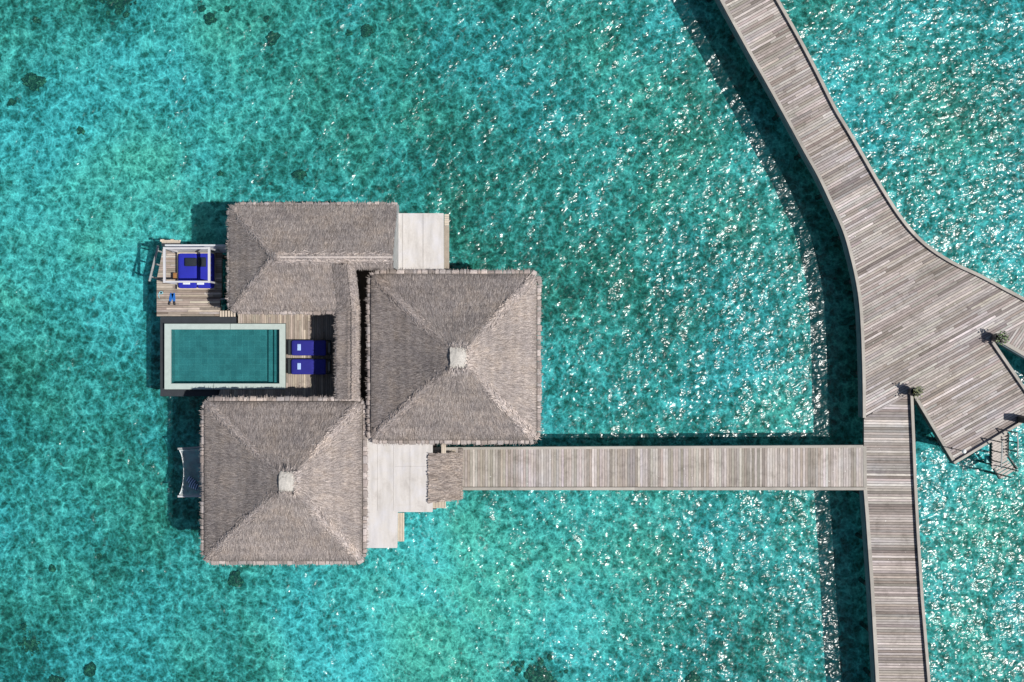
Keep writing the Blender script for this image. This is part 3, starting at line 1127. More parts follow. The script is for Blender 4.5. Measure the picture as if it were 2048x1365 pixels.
inner = [(max(x, xrl), yr, RZ) for x, y, z in outer]
trisn = ring_surface(outer, inner, 7, sag=0.0)
trisn = [t for t in trisn]
V, C = scatter(trisn, 60000, band=.26)
e2 = line_straws((xrl + .1, yr, RZ), (xR - .1, yr, RZ), 2600, .11, 1.38, ln=(.12, .3), lift=(.0, .05))
e3 = line_straws((xrl, yr, RZ), (xL + .3, yN - .3, EZ + .1), 1300, .09, 1.35)
e4 = line_straws((xrl, yr, RZ), (xL + .3, yS + .3, EZ + .1), 1300, .09, 1.35)
V = np.concatenate([V, e2[0], e3[0], e4[0]]); C = np.concatenate([C, e2[1], e3[1], e4[1]])
north = solid_from_tris('thatched_roof', trisn, M['straw'], villa, V, C)
fringe('eave_fringe', loopn, lambda x, y: max(EZ, zn(x, y)), north, M['straw'],
       skip=lambda x, y: (x > xE + .1 and y < yN - 1) or x > xR - .05)
b = MB()
rr = MB()
rr.tube((xrl, yr, RZ - .03), (xR, yr, RZ - .03), .10, .10, 12, (.33, .295, .275))
rr.build('ridge_roll', M['straw'], north)
b.prism([(xR - .04, yN + .05), (xR + .03, yN + .05), (xR + .03, yC), (xR - .04, yC)], EZ - .5, EZ + .02)
vs = [(xR + .01, yN + .1, EZ - .05), (xR + .01, yr, RZ - .02), (xR + .01, yC, zn(xR, yC) - .05), (xR + .01, yC, EZ - .5), (xR + .01, yN + .1, EZ - .5)]
vs2 = [(x + .05, y, z) for x, y, z in vs]
b.add(vs + vs2, [(0, 1, 2, 3, 4), (9, 8, 7, 6, 5)] + [(i, (i + 1) % 5, 5 + (i + 1) % 5, 5 + i) for i in range(5)])
b.build('gable_board', M['rail_wood'], north)

# link roof running down between the north wing and the south pavilion
def link_z(y):
    return max(EZ + .08, zn(xE, y) + .04 if y > yS else EZ + .08)
ys = [P2(0, q, 4.6)[1] for q in np.linspace(536, 799, 22)]
tl = []
xa_, xb_, xc_ = xE + .15, P2(700, 0, 5.2)[0], P2(713, 0, 4.9)[0]
rows = []
for y in ys:
    z = link_z(y)
    zr = z + .30
    rows.append([np.array((xa_, y, z)), np.array((xb_ - .12, y, zr - .03)), np.array((xb_ + .06, y, zr - .02)), np.array((xc_, y, zr - .30))])
for r0, r1 in zip(rows[:-1], rows[1:]):
    for k in range(3):
        tl.append((r0[k], r0[k + 1], r1[k + 1])); tl.append((r0[k], r1[k + 1], r1[k]))
V, C = scatter(tl, 13000, band=.3)
for r0, r1 in zip(rows[:-1], rows[1:]):
    e = line_straws((xb_, r0[1][1], r0[1][2] - .02), (xb_, r1[1][1], r1[1][2] - .02), 70, .09, 1.4, ln=(.12, .3), lift=(.0, .03))
    V = np.concatenate([V, e[0]]); C = np.concatenate([C, e[1]])
link = solid_from_tris('thatched_roof', tl, M['straw'], villa, V, C)
loopl = densify([(xa_, y) for y in ys] + [(xc_, ys[-1]), (xc_, ys[0]), (xa_, ys[0])], .3)[:-1]
fringe('eave_fringe', loopl, lambda x, y: link_z(y), link, M['straw'], out_w=.2,
       skip=lambda x, y: x > xa_ + .1)

# small thatch over the entrance
ez0, ez1 = 3.95, 3.45
te = []
A = P(864, 908.5, ez0); B_ = P(916, 906, ez1); C_ = P(916, 999, ez1); D_ = P(864, 1005, ez0)
NX = 4
for i in range(NX):
    t0, t1 = i / NX, (i + 1) / NX
    a, b2, c, d = A.lerp(B_, t0), A.lerp(B_, t1), D_.lerp(C_, t1), D_.lerp(C_, t0)
    te.append((a, d, c)); te.append((a, c, b2))
V, C = scatter([[list(q) for q in t] for t in te], 4200, ln=(.3, .55), wd=(.025, .06), lift=(.01, .09), tone=1.12)
entry = solid_from_tris('thatched_roof', [[np.array(q) for q in t] for t in te], M['straw_entry'], villa, V, C)
loope = densify([(C_.x, C_.y), (B_.x, B_.y + .02)], .2)
full = loope + [(A.x, A.y), (D_.x, D_.y)]
fringe('eave_fringe', full, lambda x, y: ez1 + .02, entry, M['straw_entry'], out_w=.25, skip=lambda x, y: x < B_.x - .08 or y > B_.y + .05)

# flat roofs
b = MB()
b.prism([P2(*q, 4.02) for q in ((788, 427), (887, 427), (888, 600), (788, 600))], 3.8, 4.02)
fr1 = b.build('flat_roof', M['flat'], villa)
b = MB()
for x in (805, 846):
    b.pbox((x, 429), (x + 1.2, 560), 4.02, 4.035, 4.02, (.8, .8, .8))
b.build('roof_seam', M['flat'], fr1)
b = MB()
b.pbox((889, 429), (898, 560), 3.2, 3.3, 3.3)
b.build('side_canopy', M['rail_wood'], villa)
b = MB()
for k in range(5):
    b.pbox((889 + k * 2.0, 452), (890.1 + k * 2.0, 560), 3.3, 3.36, 3.33)
for k in range(5):
    b.pbox((889, 429 + k * 4.6), (898, 432.6 + k * 4.6), 3.3, 3.34, 3.33)
b.build('slat', M['daybed_wood'], villa)
b = MB()
b.prism([P2(*q, 3.92) for q in ((700, 860), (865, 860), (865, 1024.5), (795, 1024.5), (794, 1096.5), (700, 1096.5))], 3.7, 3.92)
fr2 = b.build('flat_roof', M['flat'], villa)
b = MB()
for x in (755, 787, 820):
    b.pbox((x, 889), (x + .9, 1022), 3.92, 3.932, 3.92, (.86, .86, .86))
b.pbox((790, 933), (864, 934), 3.92, 3.932, 3.92, (.86, .85, .84))
b.build('roof_seam', M['flat'], fr2)
b = MB()
for k in range(4):
    b.pbox((795.4 + k * 3.4, 1026), (798.2 + k * 3.4, 1083), 2.9, 2.98, 2.95)
b.pbox((795.4, 1026), (808, 1083), 2.84, 2.90, 2.9)
for k in range(9):
    b.pbox((865.5 + k * 3, 1003), (867.7 + k * 3, 1016.5), 3.0, 3.08, 3.05)
b.pbox((865.5, 1003), (891.5, 1016.5), 2.92, 2.99, 3.0)
for k in range(3):
    b.pbox((883 + k * 3, 880), (885.4 + k * 3, 907), 4.0, 4.06, 4.05)
b.pbox((883, 880), (891.5, 907), 3.9, 3.98, 4.0)
b.pbox((892, 901.5), (912, 906), 3.2, 3.3, 3.3)
b.build('slatted_canopy', M['daybed_wood'], villa)

# rooms under the roofs
def room(a, bq, top, doors):
    w = MB()
    w.pbox(a, bq, DECK_Z - .04, top, DECK_Z)
    o = w.build('wall', M['wall'], villa)
    p, q = P(*a, DECK_Z), P(*bq, DECK_Z)
    x0, x1, y0, y1 = min(p.x, q.x), max(p.x, q.x), min(p.y, q.y), max(p.y, q.y)
    for sidec, t, wd, h in doors:
        g = MB(); fm = MB()
        z0, z1 = DECK_Z + .05, DECK_Z + h
        if sidec in 'WE':
            X = x0 if sidec == 'W' else x1
            s = -1 if sidec == 'W' else 1
            yc = y0 + (y1 - y0) * t
            g.box(min(X, X + s * .02), max(X, X + s * .02), yc - wd / 2, yc + wd / 2, z0, z1)
            for yy in (yc - wd / 2 - .06, yc - .03, yc + wd / 2):
                fm.box(min(X, X + s * .05), max(X, X + s * .05), yy, yy + .06, z0, z1)
            fm.box(min(X, X + s * .048), max(X, X + s * .048), yc - wd / 2 - .06, yc + wd / 2 + .06, z1, z1 + .07)
        else:
            Y = y0 if sidec == 'S' else y1
            s = -1 if sidec == 'S' else 1
            xc = x0 + (x1 - x0) * t
            g.box(xc - wd / 2, xc + wd / 2, min(Y, Y + s * .02), max(Y, Y + s * .02), z0, z1)
            for xx in (xc - wd / 2 - .06, xc - .03, xc + wd / 2):
                fm.box(xx, xx + .06, min(Y, Y + s * .05), max(Y, Y + s * .05), z0, z1)
            fm.box(xc - wd / 2 - .06, xc + wd / 2 + .06, min(Y, Y + s * .048), max(Y, Y + s * .048), z1, z1 + .07)
        wnd = g.build('window', M['glass'], villa)
        fm.build('window_frame', M['white'], wnd)

room((445, 838), (700, 1092), 4.15, [('W', .5, 3.2, 2.2), ('S', .5, 3.0, 2.2), ('N', .5, 2.4, 2.2)])
room((772, 585), (1040, 850), 4.4, [('E', .5, 3.2, 2.2), ('S', .5, 3.0, 2.2), ('N', .6, 2.4, 2.2)])
room((712, 445), (785, 528), 4.1, [])
room((500, 445), (704, 600), 4.1, [('W', .5, 1.8, 2.2), ('N', .4, 3.0, 2.2), ('S', .3, 2.4, 2.2)])
room((694, 600), (706, 800), 4.05, [('W', .6, 2.0, 2.2)])
room((796, 445), (880, 560), 3.79, [('N', .5, 1.4, 1.2)])
room((740, 855), (855, 1010), 3.69, [('E', .3, .9, 2.1)])
room((740, 1012), (782, 1066), 3.69, [('S', .5, 1.0, 1.2)])

# villa floor platform
b = MB()
for a, c, dz in (((432, 822), (716, 1108), 0), ((700, 570), (1054, 866), .012), ((462, 432), (792, 607), 0), ((672, 598), (712, 830), .02),
                 ((786, 440), (888, 572), .006), ((716, 850), (872, 1020), .024), ((716, 1015), (784, 1072), .018)):
    b.pbox(a, c, DECK_Z - .35 - dz, DECK_Z - .045 - dz, DECK_Z)
b.build('floor_platform', M['dark_wood'], villa)
piles(villa, [P2(x, y, DECK_Z) for x, y in
              [(445, 850), (445, 940), (445, 1030), (445, 1095), (570, 1095), (700, 1095), (570, 960), (700, 960),
               (480, 450), (600, 450), (720, 450), (870, 455), (480, 590), (640, 590),
               (780, 590), (910, 590), (1040, 590), (1040, 720), (1040, 850), (910, 850), (780, 720), (860, 1000), (776, 1064)]])

# decks of the villa
pd_poly = W([(476, 606), (690, 606), (716, 640), (716, 812), (424, 812), (424, 791), (438, 791), (438, 779.5), (571, 779.5), (571, 647), (476, 647)])
planks('pool_deck', M['deck_warm'], pd_poly, R(90), DECK_Z, villa, width=.115, gap=.014, lens=(2.2, 4.5), var=.12, seed=12,
       pal=[(.37, .315, .27), (.42, .36, .31), (.32, .27, .235), (.46, .40, .34), (.39, .34, .30)])
b = MB(); b.prism(pd_poly, DECK_Z - .20, DECK_Z - .05); b.build('joist_frame', M['dark_wood'], villa)
LD = 1.25
ld_poly = W([(313.5, 633), (313.5, 559), (325, 503), (325, 496), (443, 496), (443, 598), (440, 600), (440, 633)], LD)
planks('lower_deck', M['deck_warm'], ld_poly, 0, LD, villa, width=.115, gap=.014, lens=(1.5, 1.9), var=.2, seed=13,
       pal=[(.36, .305, .26), (.46, .40, .35), (.27, .22, .185), (.50, .45, .42), (.33, .28, .245)])
b = MB(); b.prism(ld_poly, LD - .22, LD - .05); b.build('joist_frame', M['dark_wood'], villa)
piles(villa, [P2(x, y, LD) for x, y in ((322, 570), (322, 625), (335, 510), (432, 510))])
# short flight of slatted steps between the two decks
b = MB()
for k, x in enumerate((440.5, 446, 452, 458, 464, 470)):
    b.pbox((x, 622), (x + 3.6, 634), LD + .02 + k * .04, LD + .07 + k * .04, LD)
b.build('step', M['daybed_wood'], villa)
b = MB()
b.pbox((441, 597), (455, 599.5), LD + .3, LD + .38)
b.build('handrail', M['rail_wood'], villa)

# swim platform with steps into the water beside the lower deck
sp = empty('swim_step', P(341, 487, .75), 'small warm timber landing of slats above the water, top left of the daybed', 'step')
for k in range(3):
    b = MB(); b.pbox((323.5, 480.6 + k * 4.4), (360, 484.3 + k * 4.4), .68, .75)
    b.build('tread', M['daybed_wood'], sp)
b = MB()
for x in (322, 360):
    b.beam(P(x, 482, -.3), P(x, 482, .85), .08, .08)
b.pbox((321, 479), (328, 481), .8, .86); b.pbox((341, 479), (347, 481), .76, .82)
b.build('post', M['daybed_wood'], sp)

# slanting handrail at the left edge
hr = empty('handrail', P(315, 530, LD), 'grey sloping handrail with three rungs at the outer left edge of the deck', 'handrail')
b = MB(); b.beam(P(316.5, 492, 1.9), P(299, 563, 1.9), .09, .07); b.build('rail', M['rail_wood'], hr)
for (x0, y0), (x1, y1) in (((316, 502), (324, 505)), ((310, 528), (319, 531)), ((303, 554), (313.5, 557.5))):
    b = MB(); b.beam(P(x0, y0, 1.85), P(x1, y1, LD + .03), .09, .06); b.build('rung', M['rail_wood'], hr)

# ------------------------------------------------------------------ privacy wall, canopy frame and daybed
pw = MB()
q0, q1 = P(346, 506, LD), P(452, 506, LD)
t0, t1 = P(326, 492.5, LD + 1.1), P(452, 492.5, LD + 1.1)
pw.add([(q0.x, q0.y, LD), (q1.x, q1.y, LD), (t1.x, t1.y, LD + 1.1), (t0.x + .1, t0.y, LD + 1.1), (q0.x, q0.y + .06, LD), (q1.x, q1.y + .06, LD), (t1.x, t1.y + .08, LD + 1.1), (t0.x + .1, t0.y + .08, LD + 1.1)],
       [(0, 1, 2, 3), (7, 6, 5, 4), (0, 4, 5, 1), (3, 2, 6, 7), (0, 3, 7, 4), (1, 5, 6, 2)])
tag(pw.build('privacy_wall', M['grey_board'], origin=(q0.x, q0.y, LD)), 'pale grey boarded privacy wall behind the blue daybed', 'wall')

CZ = LD + 2.05
cf = empty('canopy_frame', P(400, 540, LD), 'white square canopy frame of four beams on posts over the daybed', 'canopy frame')
cc = [P(329, 497, CZ), P(418.5, 497, CZ), P(418.5, 564, CZ), P(329, 564, CZ)]
for k, (w, h) in enumerate(((.09, .1), (.11, .1), (.09, .1), (.11, .1))):
    a, c = cc[k], cc[(k + 1) % 4]
    d = (c - a).normalized() * (.055 if k % 2 else -.055)
    b = MB(); b.beam(a + d * 0 + (c - a).normalized() * (-.055 if k % 2 else .057), c + (c - a).normalized() * (.055 if k % 2 else -.057), w, h)
    b.build('beam', M['white'], cf)
for c in cc:
    b = MB(); b.box(c.x - .04, c.x + .04, c.y - .04, c.y + .04, LD, CZ - .052); b.build('post', M['white'], cf)

db = empty('daybed', P(392, 542, LD), 'wide royal blue double daybed standing under the white canopy frame', 'daybed')
q0, q1 = P(354, 505, LD + .3), P(429, 579, LD + .3)
b = MB(); b.box(q0.x, q1.x, q1.y, q0.y, LD + .12, LD + .3)
for x in (q0.x + .06, q1.x - .14):
    for y in (q1.y + .06, q0.y - .14):
        b.box(x, x + .08, y, y + .08, LD, LD + .12)
b.build('bed_base', M['daybed_wood'], db, bevel=.01)
for xa, xb in ((356, 393.4), (394.2, 427.5)):
    m0, m1 = P(xa, 507, LD + .5), P(xb, 577, LD + .5)
    b = MB(); b.cushion(m0.x, m1.x, m1.y, m0.y, LD + .3, LD + .5, r=.05, puff=.02, seed=int(xa)); b.build('mattress', M['blue'], db, smooth=True)
b = MB()
m0, m1 = P(355, 505.5, LD + .42), P(428, 508, LD + .42)
b.box(m0.x, m1.x, m1.y, m0.y, LD + .301, LD + .46); b.build('headboard', M['daybed_wood'], db, bevel=.01)


def folded(name, mat, cx, cy, z, w, d, label, group=None, ang=0, h=.05):
    c = P(cx, cy, z)
    b = MB()
    for k in range(3):
        i = k * .008
        b.cushion(-w / 2 + i, w / 2 - i, -d / 2 + i, d / 2 - i, k * h / 3, (k + 1) * h / 3, r=.01, puff=.002, seed=k)
    o = b.build(name, mat)
    o.location = c
    o.rotation_euler = (0, 0, ang)
    return tag(o, label, 'towel', group)

folded('folded_towel', M['towel_white'], 373, 567, LD + .525, .38, .13, 'folded white towel on the left mattress of the daybed', 'towels on the daybed')
folded('folded_towel', M['towel_white'], 401, 567.5, LD + .525, .38, .13, 'folded white towel on the right mattress of the daybed', 'towels on the daybed')
for xa, xb, ya, yb, lab in ((369, 393, 516, 533, 'dark green rounded slab lying on the left half of the daybed'),
                            (395, 412, 515, 534, 'dark green rounded slab lying on the right half of the daybed')):  # two dark rounded slabs, one over each mattress
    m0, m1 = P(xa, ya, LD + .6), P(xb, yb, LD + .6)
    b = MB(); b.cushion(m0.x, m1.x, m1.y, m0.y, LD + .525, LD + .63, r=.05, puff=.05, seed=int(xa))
    tag(b.build('cushion', M['charcoal'], origin=((m0.x + m1.x) / 2, (m0.y + m1.y) / 2, LD + .525), smooth=True), lab, 'cushion', 'dark slabs on the daybed')  # one of the two dark rounded slabs, built with the cushion shape

# stool with varnished top beside the daybed
st = empty('side_stool', P(350, 552, LD), 'small varnished brown stool on the deck at the left foot of the daybed', 'stool')
b = MB(); b.pbox((346, 546), (353, 559), LD + .36, LD + .41); b.build('seat', M['orange_wood'], st, bevel=.01)
q0, q1 = P(346, 546, LD + .4), P(353, 559, LD + .4)
for x in (q0.x + .03, q1.x - .03):
    for y in (q0.y - .03, q1.y + .03):
        b = MB(); b.box(x - .02, x + .02, y - .02, y + .02, LD, LD + .36); b.build('leg', M['orange_wood'], st)

# ------------------------------------------------------------------ swim fins and mask
fn = empty('swim_fins', P(345, 602, LD), 'pair of blue swim fins with black foot pockets lying on the lower deck', 'swim fins')
for sx, a in ((-1, R(-14)), (1, R(9))):
    b = MB()
    cx = P(345 + sx * 3.2, 598, LD)
    prof = [(-.10, .30), (.10, .30), (.085, 0.0), (.05, -.16), (-.05, -.16), (-.085, 0)]
    pts = [(cx.x + x * math.cos(a) - y * math.sin(a), cx.y + x * math.sin(a) + y * math.cos(a)) for x, y in prof]
    b.prism(pts, LD + .012, LD + .032)
    fo = b.build('fin_blade', M['fin'], fn, bevel=.006)
    b = MB()
    prof = [(-.05, -.14), (.05, -.14), (.045, -.34), (-.045, -.34)]
    pts = [(cx.x + x * math.cos(a) - y * math.sin(a), cx.y + x * math.sin(a) + y * math.cos(a)) for x, y in prof]
    b.prism(pts, LD + .01, LD + .09)
    b.build('foot_pocket', M['black'], fn, bevel=.02)
mk = empty('snorkel_mask', P(322, 588, LD), 'pale aqua snorkel mask near the left edge of the lower deck', 'snorkel mask')
c = P(323, 586, LD)
b = MB()
for k in range(14):
    a0, a1 = 2 * math.pi * k / 14, 2 * math.pi * (k + 1) / 14
    b.tube((c.x + .09 * math.cos(a0), c.y + .06 * math.sin(a0), LD + .05), (c.x + .09 * math.cos(a1), c.y + .06 * math.sin(a1), LD + .05), .016, n=8)
b.build('mask_frame', M['mask'], mk)
b = MB(); b.lathe((c.x, c.y, LD + .03), [(.07, 0), (.075, .02), (.03, .035)], 14); b.build('lens', M['glass'], mk)
b = MB(); q = c + Vector((-.06, -.02, .04))
for k in range(6):
    t0, t1 = k / 6, (k + 1) / 6
    f = lambda t: Vector((q.x - .02 - .05 * math.sin(t * 3), q.y + .05 - .32 * t, LD + .05))
    b.tube(f(t0), f(t1), .014, n=8)
b.build('snorkel_tube', M['mask'], mk)

# ------------------------------------------------------------------ swimming pool
def tile_mat():
    m, nt, nd, lk, bs = new_mat('pool_mosaic')
    pos = world_pos(nt)
    br = N(nt, 'ShaderNodeTexBrick'); br.offset = 0
    br.inputs['Scale'].default_value = 3.2; br.inputs['Mortar Size'].default_value = .022
    br.inputs['Brick Width'].default_value = 1; br.inputs['Row Height'].default_value = 1
    br.inputs['Color1'].default_value = (.045, .125, .135, 1); br.inputs['Color2'].default_value = (.06, .155, .165, 1)
    br.inputs['Mortar'].default_value = (.09, .20, .205, 1)
    lk.new(pos, br.inputs['Vector'])
    a = noise(nt, pos, 1.2, 5, .6); f = noise(nt, pos, 22, 3, .7)
    c = mixc(nt, 'MULTIPLY', 1.0, br.outputs['Color'], ramp(nt, a, [(.3, .82), (.7, 1.2)]))
    c = mixc(nt, 'MULTIPLY', 1.0, c, ramp(nt, f, [(.3, .72), (.7, 1.3)]))
    lk.new(c, bs.inputs['Base Color']); bs.inputs['Roughness'].default_value = .4
    return m
M['tile'] = tile_mat()
pool = empty('swimming_pool', P(450, 713, DECK_Z), 'rectangular plunge pool with pale stone coping and teal mosaic in the villa deck', 'swimming pool')
CT = DECK_Z + .06
ox0, oy1 = P2(329, 648, CT); ox1, oy0 = P2(570.5, 779, CT)
ix0, iy1 = P2(341.5, 659.3, CT); ix1, iy0 = P2(558.8, 767.6, CT)
b = MB()
b.box(ox0, ix0, oy0, oy1, CT - .10, CT); b.box(ix1, ox1, oy0, oy1, CT - .10, CT)
sx = P2(460.5, 0, CT)[0]; sx2 = P2(427.5, 0, CT)[0]
b.box(ix0, sx - .012, iy1, oy1, CT - .10, CT); b.box(sx + .012, ix1, iy1, oy1, CT - .10, CT)
b.box(ix0, sx2 - .012, oy0, iy0, CT - .10, CT); b.box(sx2 + .012, ix1, oy0, iy0, CT - .10, CT)
b.build('coping', M['coping'], pool)
b = MB()
PB = DECK_Z - .62
b.box(ix0 - .15, ix0 + .003, iy0 - .15, iy1 + .15, PB - .1, CT - .101)
b.box(ix1 - .003, ix1 + .15, iy0 - .15, iy1 + .15, PB - .1, CT - .101)
b.box(ix0 + .003, ix1 - .003, iy0 - .15, iy0 + .003, PB - .1, CT - .101)
b.box(ix0 + .003, ix1 - .003, iy1 - .003, iy1 + .15, PB - .1, CT - .101)
b.box(ix0 + .003, ix1 - .003, iy0 + .003, iy1 - .003, PB - .1, PB)
b.build('basin', M['tile'], pool)
s1 = P2(537.5, 0, 1.0)[0]; s2 = P2(548.5, 0, 1.2)[0]
b = MB(); b.box(s1, s2, iy0 + .006, iy1 - .006, PB + .002, DECK_Z - .46); b.build('pool_step', M['tile'], pool)
b = MB(); b.box(s2, ix1 - .006, iy0 + .006, iy1 - .006, PB + .002, DECK_Z - .30); b.build('pool_step', M['tile'], pool)
b = MB(); wz = CT - .12
b.add([(ix0 + .003, iy0 + .003, wz), (ix1 - .003, iy0 + .003, wz), (ix1 - .003, iy1 - .003, wz), (ix0 + .003, iy1 - .003, wz)], [(0, 1, 2, 3)])
b.build('pool_water', water_mat('pool_water_surface', (.62, .97, .98), waves=.14, rough=.05, body=(.02, .3, .3), bodyf=.03, web=False), pool)
b = MB()
zt = DECK_Z - .25
gx0, gy1 = P2(320.5, 634, zt); gx1 = P2(476, 0, zt)[0]; gy0 = P2(0, 793, zt)[1]; gx2 = P2(437, 0, zt)[0]
b.box(gx0, gx1, oy1 - .05, gy1, .35, zt)
b.box(gx0, gx2, gy0, oy0 + .05, .35, zt)
b.box(gx0, ox0 + .12, oy0 + .05, oy1 - .05, .35, zt)
b.box(ox0 + .12, ox1 - .05, oy0 + .05, oy1 - .05, .3, PB - .101)
b.build('overflow_ledge', M['slate'], pool)
piles(pool, [P2(x, y, DECK_Z) for x, y in ((335, 650), (335, 778), (430, 650), (430, 778))])

# ------------------------------------------------------------------ sun loungers
def make_lounger(px, py):
    o0 = P(px, py, DECK_Z)
    r = empty('sun_lounger', o0, 'navy blue sun lounger with a small pale towel, nearer the thatched north wing', 'sun lounger', 'sun loungers on the pool deck')
    x, y = o0.x, o0.y
    hw = .40
    b = MB()
    for s in (-1, 1):
        b.box(x, x + 2.05, y + s * (hw - .03) - .03, y + s * (hw - .03) + .03, DECK_Z + .20, DECK_Z + .27)
    for k in range(9):
        b.box(x + .02 + k * .15, x + .12 + k * .15, y - hw + .06, y + hw - .06, DECK_Z + .23, DECK_Z + .265)
    b.box(x - .10, x + .0, y - hw, y + hw, DECK_Z + .21, DECK_Z + .29)
    b.box(x + 2.05, x + 2.13, y - hw, y + hw, DECK_Z + .2, DECK_Z + .28)
    b.build('frame', M['dark_frame'], r)
    for dx in (.06, 1.9):
        for s in (-1, 1):
            b = MB(); b.box(x + dx, x + dx + .06, y + s * (hw - .03) - .025, y + s * (hw - .03) + .025, DECK_Z, DECK_Z + .2)
            b.build('leg', M['dark_frame'], r)
    b = MB(); b.cushion(x + .08, x + 1.28, y - hw - .02, y + hw - .02, DECK_Z + .27, DECK_Z + .37, r=.04, puff=.01, seed=3)
    b.build('mattress', M['navy'], r, smooth=True)
    b = MB()
    n0 = len(b.v)
    b.cushion(x + 1.27, x + 1.95, y - hw - .02, y + hw - .02, DECK_Z + .27, DECK_Z + .37, r=.04, puff=.01, seed=4)
    b.v = [(vx, vy, vz + max(0, vx - x - 1.27) * .55) for vx, vy, vz in b.v]
    b.build('back_cushion', M['navy'], r, smooth=True)
    b = MB(); b.box(x + 1.99, x + 2.10, y - .25, y + .25, DECK_Z + .28, DECK_Z + .34); b.build('handle', M['rail_wood'], r)
    return r
l1 = make_lounger(583, 695.5)
l2 = copy_tree(l1)
l2.location = P(582.5, 733, DECK_Z)
l2['label'] = 'navy blue sun lounger with a small pale towel, nearer the south pavilion'
folded('folded_towel', M['towel'], 598, 695, DECK_Z + .385, .19, .34, 'small pale blue towel on the upper sun lounger', 'towels on the sun loungers')
folded('folded_towel', M['towel'], 598, 733, DECK_Z + .385, .19, .34, 'small pale blue towel on the lower sun lounger', 'towels on the sun loungers')

# ------------------------------------------------------------------ overwater net
def net_mat():
    m, nt, nd, lk, bs = new_mat('hammock_netting')
    out = [n for n in nd if n.type == 'OUTPUT_MATERIAL'][0]
    tr = N(nt, 'ShaderNodeBsdfTransparent')
    mx = N(nt, 'ShaderNodeMixShader')
    bs.inputs['Base Color'].default_value = (.55, .62, .66, 1)
    a = ramp(nt, noise(nt, world_pos(nt), 3, 3), [(.3, .34), (.7, .50)])
    lk.new(a, mx.inputs[0]); lk.new(tr.outputs[0], mx.inputs[1]); lk.new(bs.outputs[0], mx.inputs[2])
    lk.new(mx.outputs[0], out.inputs['Surface'])
    return m
NZ = 1.3
net = empty('hammock_net', P(380, 945, NZ), 'see-through hammock net stretched over the water beside the south pavilion', 'hammock net')
b = MB(); b.beam(P(356, 898, NZ), P(432, 893, NZ), .10, .10); b.build('arm', M['rail_wood'], net)
b = MB(); b.beam(P(356, 993, NZ), P(432, 992, NZ), .10, .10); b.build('arm', M['white'], net)
curve = []
for k in range(17):
    t = k / 16
    curve.append(P(359 + 8.5 * (1 - (2 * t - 1) ** 2) ** .75, 901 + t * 88, NZ))
b = MB()
for a, c in zip(curve[:-1], curve[1:]): b.tube(a, c, .022, n=8)
b.tube(P(359, 901, NZ), P(432, 899, NZ), .016, n=8); b.tube(P(359, 989, NZ), P(432, 989, NZ), .016, n=8)
b.build('edge_rope', M['rope'], net)
b = MB()
far = P(432, 945, NZ).x
vs, fs = [], []
for c in curve:
    for k in range(9):
        t = k / 8
        s = math.sin(math.pi * t) * math.sin(math.pi * max(0.001, min(.999, (c.y - curve[-1].y) / (curve[0].y - curve[-1].y))))
        vs.append((c.x + (far - c.x) * t, c.y, NZ - .01 - .18 * s))
for i in range(16):
    for k in range(8):
        a = i * 9 + k
        fs.append((a, a + 1, a + 10, a + 9))
b.add(vs, fs); b.build('netting', net_mat(), net, smooth=True)


def stripe_mat():
    m, nt, nd, lk, bs = new_mat('striped_fabric')
    tc = N(nt, 'ShaderNodeTexCoord')
    sx_ = N(nt, 'ShaderNodeSeparateXYZ'); lk.new(tc.outputs['Object'], sx_.inputs[0])
    w = maths(nt, 'FRACT', maths(nt, 'MULTIPLY', sx_.outputs[0], 8.5))
    c = ramp(nt, w, [(0, (.45, .55, .75)), (.5, (.45, .55, .75)), (.52, (.02, .06, .12)), (1, (.02, .06, .12))], 'CONSTANT')
    lk.new(c, bs.inputs['Base Color']); bs.inputs['Roughness'].default_value = .9
    return m
M['stripe'] = stripe_mat()
for cx, cy, a, lab in ((384, 962, R(-35), 'blue and white striped pillow on the hammock net, the one farther from the corner arm'),
                       (389, 971.5, R(-20), 'blue and white striped pillow on the hammock net, the one nearer the lower arm')):
    b = MB(); b.cushion(-.26, .26, -.16, .16, 0, .10, r=.05, puff=.04, seed=int(cx))
    o = b.build('striped_pillow', M['stripe'], smooth=True)
    o.location = P(cx, cy, NZ) + Vector((0, 0, .02 if cx < 386 else .05)); o.rotation_euler = (0, 0, a)
    tag(o, lab, 'pillow', 'striped pillows on the net')

